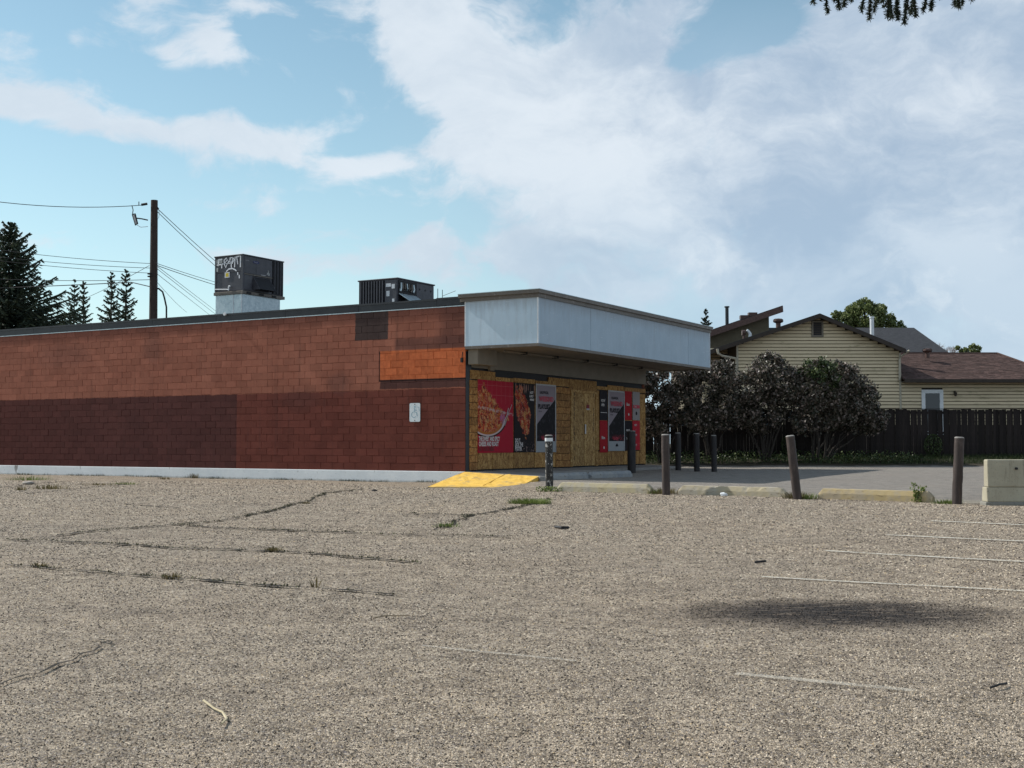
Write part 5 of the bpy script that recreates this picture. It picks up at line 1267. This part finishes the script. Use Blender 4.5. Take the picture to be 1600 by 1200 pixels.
# weeds
def tuft(p, n, h, spread, m, r, broad=False):
    mb = MB()
    for _ in range(n):
        a = r.uniform(0, 6.28); rr = spread * r.random() ** .6; q = Vector((math.cos(a) * rr, math.sin(a) * rr * .7, -.01))
        if broad: leaf(mb, q + Vector((0, 0, h * r.random())), h * .4, r)
        else:
            hh = h * r.uniform(.4, 1.2); d_ = Vector((math.cos(a), math.sin(a), 0)); side = Vector((-d_.y, d_.x, 0)) * .006; tip = q + Vector((0, 0, hh)) + d_ * hh * r.uniform(0, .9); mid = q.lerp(tip, .5) + Vector((0, 0, hh * .12))
            mb.face([q - side, q + side, mid + side * .7, mid - side * .7]); mb.face([mid - side * .7, mid + side * .7, tip])
    return mb
r_ = random.Random(9)
WD = [(828, 787, 900, .10, .40, m_weed, False, 'bright green weed patch in the asphalt crack below the ramp'),
      (427, 862, 120, .06, .09, m_dry, False, 'dark weed tuft standing in the middle of the long crack'),
      (62, 886, 50, .05, .07, m_dry, False, 'small weed tuft in the lower left crack'), (268, 904, 60, .05, .08, m_dry, False, 'flat weed tuft in the lowest crack'),
      (492, 918, 14, .09, .03, m_dry, False, 'thin upright weed near the end of the lowest crack'),
      (478, 787, 60, .05, .08, m_dry, False, 'dark clump where the upper crack bends'), (306, 747, 160, .16, .22, m_dry, False, 'weed tuft against the white wall base, larger one'),
      (257, 749, 90, .10, .2, m_dry, False, 'low weed tuft against the white wall base left of the larger one'),
      (45, 750, 240, .13, .7, m_weed, False, 'wide low weed patch by the wall base at far left'), (80, 764, 200, .12, .5, m_dry, False, 'dry weed patch on the broken asphalt at left'),
      (33, 766, 60, .12, .14, m_dry, False, 'small dry weed left of the wide dry patch'), (155, 758, 160, .07, .6, m_dry, False, 'flat weed patch on the broken asphalt near the wall'), (195, 757, 120, .08, .4, m_weed, False, 'flat green weed patch near the wall base centre'),
      (858, 768, 260, .12, .3, m_weed, True, 'leafy weed around the peeling black bollard'), (1040, 770, 260, .14, .38, m_dry, False, 'dry grass tuft around the upright brown bollard'), (1025, 769, 120, .1, .2, m_weed, False, 'green tuft left of the upright brown bollard'),
      (1246, 774, 300, .14, .3, m_dry, False, 'dry grass tuft around the leaning bollard'), (1262, 774, 120, .12, .2, m_weed, False, 'green tuft right of the leaning bollard'), (1480, 784, 200, .09, .28, m_weed, False, 'low weeds around the bollard beside the barrier'),
      (650, 750, 200, .13, .6, m_dry, False, 'dark weeds along the wall base near the ramp'), (560, 748, 90, .07, .5, m_dry, False, 'thin weeds along the wall base mid wall'), (697, 823, 90, .06, .2, m_weed, False, 'weeds where the right crack turns'), (920, 767, 50, .1, .1, m_weed, False, 'small sprout at the pale yellow kerb stop')]
for (px, py, n, h, sp, m, br, lab) in WD:
    q = G(px, py); mb = tuft(q, n, h, sp, m, r_, br); o = mb.build('weed', m, None, loc=q); (o.__setitem__('kind', 'stuff') if sp > .25 else tag(o, lab, 'weed', 'weeds in the lot'))
# leafy weed before the right kerb stop
q = G(1436, 785); o = empty('leafy_weed', 'tall leafy weed growing in front of the rust stained kerb stop', 'weed', q)
for (sx_, hh) in ((-.10, .34), (.10, .28), (0, .2)):
    mb = MB(); mb.tube([(0, 0, 0), (sx_ * .6, 0, hh * .5), (sx_, 0, hh)], .006, 5); mb.build('stem', m_weed, o); mb = MB()
    for k in range(16):
        t_ = (k + 1) / 16
        for _ in range(3): leaf(mb, Vector((sx_ * t_ + r_.gauss(0, .035), r_.gauss(0, .03), hh * t_)), .06, r_, .6, .7)
    mb.build('leaves', m_weed, o)
# fine crack weeds and wall-foot weeds: uncountable
mb = MB()
for cp in crack_pts[:6]:
    for q in cp:
        if r_.random() < (.9 if math.sin(q.x * 3.1 + q.y) > -.5 else .35):
            for _ in range(r_.randrange(3, 14)):
                p_ = q + Vector((r_.gauss(0, .03), r_.gauss(0, .02), 0)); a = r_.uniform(0, 6.28); h_ = r_.uniform(.006, .024); s_ = Vector((math.cos(a), math.sin(a), 0)) * .007
                mb.face([p_ - s_, p_ + s_, p_ + Vector((r_.gauss(0, .01), r_.gauss(0, .01), h_))])
for _ in range(2600):
    y = r_.uniform(0, 22) ; dens_ = math.sin(y * 2.3) + math.sin(y * 5.1 + 1) + r_.random() * 1.5
    if dens_ < 1.1: continue
    p_ = b2w(-.04 - abs(r_.gauss(0, .05)), y); p_.z = gz(p_.x, p_.y); h_ = r_.uniform(.02, .09); a = r_.uniform(0, 6.28); s_ = Vector((math.cos(a), math.sin(a), 0)) * .006
    mb.face([p_ - s_, p_ + s_, p_ + Vector((r_.gauss(0, .02), r_.gauss(0, .02), h_))])
tag(mb.build('ground_weeds', m_cw), kind='stuff')
# coarse exposed aggregate of the worn surface
import numpy as np
def build_gravel():
    rng = np.random.default_rng(3); N = 250000
    y = (3.4 ** -.35 + rng.random(N) * (34.0 ** -.35 - 3.4 ** -.35)) ** (-1 / .35)
    x = (rng.random(N) * 2 - 1) * (y * .44 + .8)
    bx = (x - C0.x) * E1.x + (y - C0.y) * E1.y; by = (x - C0.x) * E2.x + (y - C0.y) * E2.y
    dd = (x - LA.x) * ln_dir.x + (y - LA.y) * ln_dir.y
    ok = ~((bx > -.1) & (by > -2.3)) & (dd < .1) & ~((bx > -3.2) & (by > -2.9) & (by < .3))
    x, y = x[ok], y[ok]; n = len(x)
    z = np.array([gz(a, b) for a, b in zip(x, y)])
    s = rng.uniform(.0022, .0047, n) * (1 + .14 * y) ; h = s * rng.uniform(.35, .8, n); an = rng.random(n) * 6.28; el_ = rng.uniform(.6, 1, n)
    V = np.zeros((n, 6, 3))
    for k in range(5):
        t = an + k * 2 * np.pi / 5; V[:, k, 0] = x + np.cos(t) * s; V[:, k, 1] = y + np.sin(t) * s * el_; V[:, k, 2] = z - .002 + h * .25 * (k % 2)
    V[:, 5, 0] = x + rng.normal(0, .25, n) * s; V[:, 5, 1] = y + rng.normal(0, .25, n) * s; V[:, 5, 2] = z + h
    F = np.array([[k, (k + 1) % 5, 5] for k in range(5)])[None] + (np.arange(n) * 6)[:, None, None]
    me = bpy.data.meshes.new('gravel'); me.from_pydata(V.reshape(-1, 3).tolist(), [], F.reshape(-1, 3).tolist())
    T = mk('gravel', .8, .3); ri = T.n('NewGeometry').outputs['Random Per Island']
    c = T.ramp(ri, [(0, (.020, .017, .014)), (.26, (.075, .061, .048)), (.42, (.22, .178, .136)), (.66, (.44, .364, .28)), (.92, (.70, .60, .475)), (1, (.5, .37, .22))])
    S0 = gnd(1315, 962); pos = T.n('NewGeometry').outputs['Position']
    dv_ = T.v('MULTIPLY', T.v('SUBTRACT', pos, (S0.x, S0.y + .1, 0)), (.85, 1.25, 0)); dst = T.m('ADD', T.v('LENGTH', dv_), T.m('MULTIPLY', T.m('SUBTRACT', T.noise(pos, 2.2, 6, .65), .5), 1.0))
    c = T.mix(T.m('MULTIPLY', T.sm(dst, 1.15, .45), .92), c, T.mix(1, c, (.14, .12, .12), 'MULTIPLY'))
    fl = T.v('MULTIPLY', pos, (1, 1, 0))
    lane = T.noise(T.v('MULTIPLY', fl, (.35, 1.1, 1)), .8, 5, .6); c = T.mix(T.m('MULTIPLY', T.sm(lane, .48, .66), .42), c, T.mix(1, c, (.62, .61, .62), 'MULTIPLY'))
    n5 = T.noise(fl, .35, 5, .55); c = T.mix(T.m('MULTIPLY', T.sm(n5, .40, .62), .5), c, T.mix(1, c, (1.22, 1.18, 1.12), 'MULTIPLY'))
    stk = T.m('MULTIPLY', T.sm(dst, 1.15, .45), T.sm(T.noise(T.v('MULTIPLY', fl, (1, 3.2, 1)), 4, 5, .65), .44, .52)); c = T.mix(T.m('MULTIPLY', stk, .9), c, (.010, .008, .008))
    T.put(T.b.inputs['Base Color'], c); me.materials.append(T.mat)
    tag(obj('gravel', me), kind='stuff')
build_gravel()
# debris: small stones, twigs
m_stone = mottled('stone', (.2, .18, .16), (.4, .37, .33), 20, .9)
def pebble(px, py, s, m, name, label, cat, flat=.5):
    q = G(px, py); bm = bmesh.new(); bmesh.ops.create_icosphere(bm, subdivisions=2, radius=s)
    for v in bm.verts: v.co *= 1 + R.gauss(0, .1); v.co.z *= flat
    me = bpy.data.meshes.new(name); bm.to_mesh(me); bm.free(); me.materials.append(m); o = obj(name, me, None, q + Vector((0, 0, s * flat * .7))); return tag(o, label, cat)
pebble(1131, 775, .07, m_white, 'stone', 'white stone lying before the crumbling kerb stop', 'stone', .6)
pebble(44, 757, .14, m_stone, 'asphalt_lump', 'broken asphalt lump beside the wide weed patch at left', 'rubble', .4)
pebble(585, 767, .07, m_ink, 'tar_lump', 'dark flat lump on the asphalt left of the ramp', 'rubble', .3)
def twig(P, label, m, r0=.004):
    pts = [G(*q) + Vector((0, 0, .012 + .01 * R.random())) for q in P]; mb = MB(); mb.tube(pts, r0, 5); tag(mb.build('twig', m), label, 'twig')
twig([(318, 1102), (335, 1112), (348, 1120), (354, 1128), (346, 1138)], 'pale curled twig on the asphalt in the lower left', mottled('pale_twig2', (.4, .34, .22), (.55, .48, .33), 9, .9), .005)
twig([(585, 969), (600, 968), (612, 966), (640, 966)], 'thin tan twig on the asphalt below the lowest crack', mottled('tan_twig', (.25, .2, .13), (.35, .28, .2), 9, .9))
twig([(868, 825), (878, 827), (888, 826)], 'short dark twig right of the crack weeds', m_ink, .018)
twig([(1180, 881), (1188, 880), (1197, 880)], 'small dark twig above the long white line', m_ink, .010)
twig([(1548, 1080), (1562, 1077), (1573, 1073)], 'small dark twig at the lower right', m_ink, .005)

# ------------------------------------------------------------------ utility pole and lines
PY = 56.0; pb = Vector((X_(237.5, PY), PY, 0)); ptop = at(236, 313, PY).z
pole = empty('utility_pole', 'brown wooden utility pole behind the shop roof', 'utility pole', pb)
m_pole = mottled('pole_wood', (.03, .022, .019), (.06, .044, .038), 5, .9, stretch=(4, 4, .5), c3=(.09, .068, .06), bs=.5, bd=.01)
mb = MB(); mb.tube([(0, 0, 0), (.0, 0, ptop * .5), (-.03, 0, ptop)], [.22, .19, .155], 14); mb.build('post', m_pole, pole)
def pl(px, py, dy=0): return at(px, py, PY + dy) - pb
def part_tube(name, pts, r, m, n=7): mb = MB(); mb.tube(pts, r, n); return mb.build(name, m, pole)
part_tube('insulator', [pl(230, 318.5), pl(221, 320)], .06, m_ink); part_tube('insulator', [pl(242, 321), pl(247, 327)], .06, m_ink)
part_tube('top_spike', [pl(217, 315), pl(217, 321)], .02, m_ink)
part_tube('bracket', [pl(231, 344), pl(222, 342), pl(214, 341)], .03, m_ink)
mb = MB(); mb.tube([pl(207, 335), pl(212, 352), pl(215, 350), pl(211, 334), pl(207, 335)], .035, 6); co_ = mb.build('fuse_cutout', m_ink, pole); mb = MB(); mb.tube([pl(209, 336), pl(213, 350)], .055, 8); mb.build('fuse_barrel', m_ins, co_)
part_tube('jumper', [pl(206, 321), pl(208, 328), pl(207, 335)], .02, m_ink); part_tube('jumper', [pl(213, 351), pl(220, 355), pl(231, 354)], .012, m_ins)
part_tube('jumper', [pl(243, 346), pl(248, 340), pl(249, 334), pl(248, 328)], .010, m_ins)
for py in (411, 418, 426, 437, 447): part_tube('insulator', [pl(244.5, py - 2, 0), pl(244.5, py + 2, 0)], .06, m_ins); part_tube('insulator_pin', [pl(238, py), pl(244.5, py)], .03, m_ink)
for py in (428, 432): part_tube('band', [pl(237.3, py - .6), pl(237.3, py + .6)], .205, m_ink, 12)
def wire(a, b, sag, r_w, label, n=14):
    A = at(*a); B_ = at(*b); pts = []
    for i in range(n + 1):
        t_ = i / n; q = A.lerp(B_, t_); q.z -= 4 * sag * t_ * (1 - t_); pts.append(q - A)
    mb = MB(); mb.tube(pts, r_w, 5); return tag(mb.build('overhead_wire', m_wirem, None, loc=A), label, 'wire', 'overhead wires at the utility pole')
wire((222, 320.5, PY), (-120, 296, 52), .35, .016, 'topmost wire running left from the pole top')
wire((240, 412, PY), (-60, 382, 58), .12, .012, 'upper of three parallel wires from the pole to the big spruce')
wire((240, 419, PY), (-60, 394, 58), .12, .012, 'middle of three parallel wires from the pole to the big spruce')
wire((240, 427, PY), (-60, 400, 58), .1, .012, 'lower of three parallel wires from the pole to the big spruce')
wire((234, 437, PY), (-60, 433, 60), .1, .014, 'level wire from the pole passing above the far spruces')
wire((243, 450, PY), (205, 441, 58), .0, .022, 'short thick cable leaving the pole to the left', 4)
wire((205, 441, 58), (-60, 452, 66), .02, .022, 'thick cable crossing the far spruces')
wire((233, 415, PY), (60, 492, 86), .25, .012, 'slanting service wire dropping left behind the far spruces')
wire((246, 326, PY), (470, 505, 120), .5, .016, 'upper of two wires falling from the pole top behind the rooftop unit')
wire((243, 328, PY), (470, 512, 120), .6, .016, 'lower of two wires falling from the pole top behind the rooftop unit')
wire((243, 411, PY), (425, 460, 110), .2, .014, 'upper gently falling wire from mid pole to behind the graffiti unit')
wire((243, 414, PY), (425, 466, 110), .2, .018, 'lower gently falling wire from mid pole to behind the graffiti unit')
wire((243, 414, PY), (345, 492, 110), 0, .013, 'first of four wires fanning down behind the roof right of the pole')
wire((243, 418, PY), (338, 492, 110), 0, .013, 'second of four wires fanning down behind the roof right of the pole')
wire((243, 426, PY), (330, 494, 110), 0, .013, 'third of four wires fanning down behind the roof right of the pole')
wire((243, 438, PY), (292, 488, 100), .1, .011, 'last and steepest thin wire fanning down right of the pole')
pts = [at(241, 451, PY), at(248, 451, PY), at(254, 456, PY), at(257, 466, PY), at(260, 480, PY), at(260, 500, PY)]
mb = MB(); mb.tube(pts, .04, 7); tag(mb.build('service_cable', m_wirem), 'thick black service cable curving from the pole down behind the roof edge', 'cable')
# ------------------------------------------------------------------ near spruce branch at the top
BYY = 6.2; r_ = random.Random(31)
br = empty('spruce_branch', 'spruce branch tips hanging into view at the top right', 'branch', at(1450, -90, BYY)); o0 = at(1450, -90, BYY)
mb = MB(); mb.tube([at(1215, -62, BYY) - o0, at(1350, -78, BYY) - o0, at(1500, -92, BYY) - o0, at(1700, -140, BYY + .3) - o0, at(2100, -300, BYY + 1.2) - o0], [.006, .012, .018, .03, .05], 8); mb.build('limb', m_bark, br)
tips = [(1271, 4), (1293, 19), (1311, 14), (1319, 10), (1330, 1), (1346, 17), (1358, 29), (1366, 17), (1372, 3), (1378, 2), (1387, 26), (1393, 28), (1400, 22), (1404, 30), (1413, 36), (1423, 22), (1431, 25), (1443, 17), (1455, 14), (1470, -4), (1493, 9), (1499, 11), (1504, 5), (1518, 0)]
mbt = MB(); mbn = MB()
for (px, py) in tips:
    yy = BYY + r_.uniform(-.2, .25); tip = at(px, py, yy) - o0; st = at(px + r_.uniform(-14, 22), -50 - r_.random() * 25, yy) - o0
    mbt.tube([st, st.lerp(tip, .5) + Vector((r_.gauss(0, .008), 0, 0)), tip], [.004, .003, .002], 5)
    L_ = (tip - st).length; n = int(L_ * 2600)
    for k in range(n):
        t_ = k / n; q = st.lerp(tip, t_) ; ax = (tip - st).normalized(); d_ = (rv(r_) + ax * .6).normalized(); rr = .017 if t_ < .84 else .024; e_ = q + d_ * rr * r_.uniform(.6, 1.1)
        s_ = d_.cross(rv(r_)).normalized() * .0021; mbn.face([q - s_, q + s_, e_ + s_ * .5, e_ - s_ * .5])
    for sgn in (-1, 1):
        if r_.random() < .6:
            a = st.lerp(tip, r_.uniform(.35, .7)); b = a + Vector((sgn * r_.uniform(.02, .05), r_.gauss(0, .02), -r_.uniform(.02, .05))); mbt.tube([a, b], .002, 4)
            for k in range(90):
                q = a.lerp(b, k / 90); d_ = rv(r_); e_ = q + d_ * .016; s_ = d_.cross(rv(r_)).normalized() * .0021; mbn.face([q - s_, q + s_, e_ + s_ * .5, e_ - s_ * .5])
mbt.build('twigs', m_bark, br)['kind'] = 'stuff'; mbn.build('needles', m_spr, br)['kind'] = 'stuff'
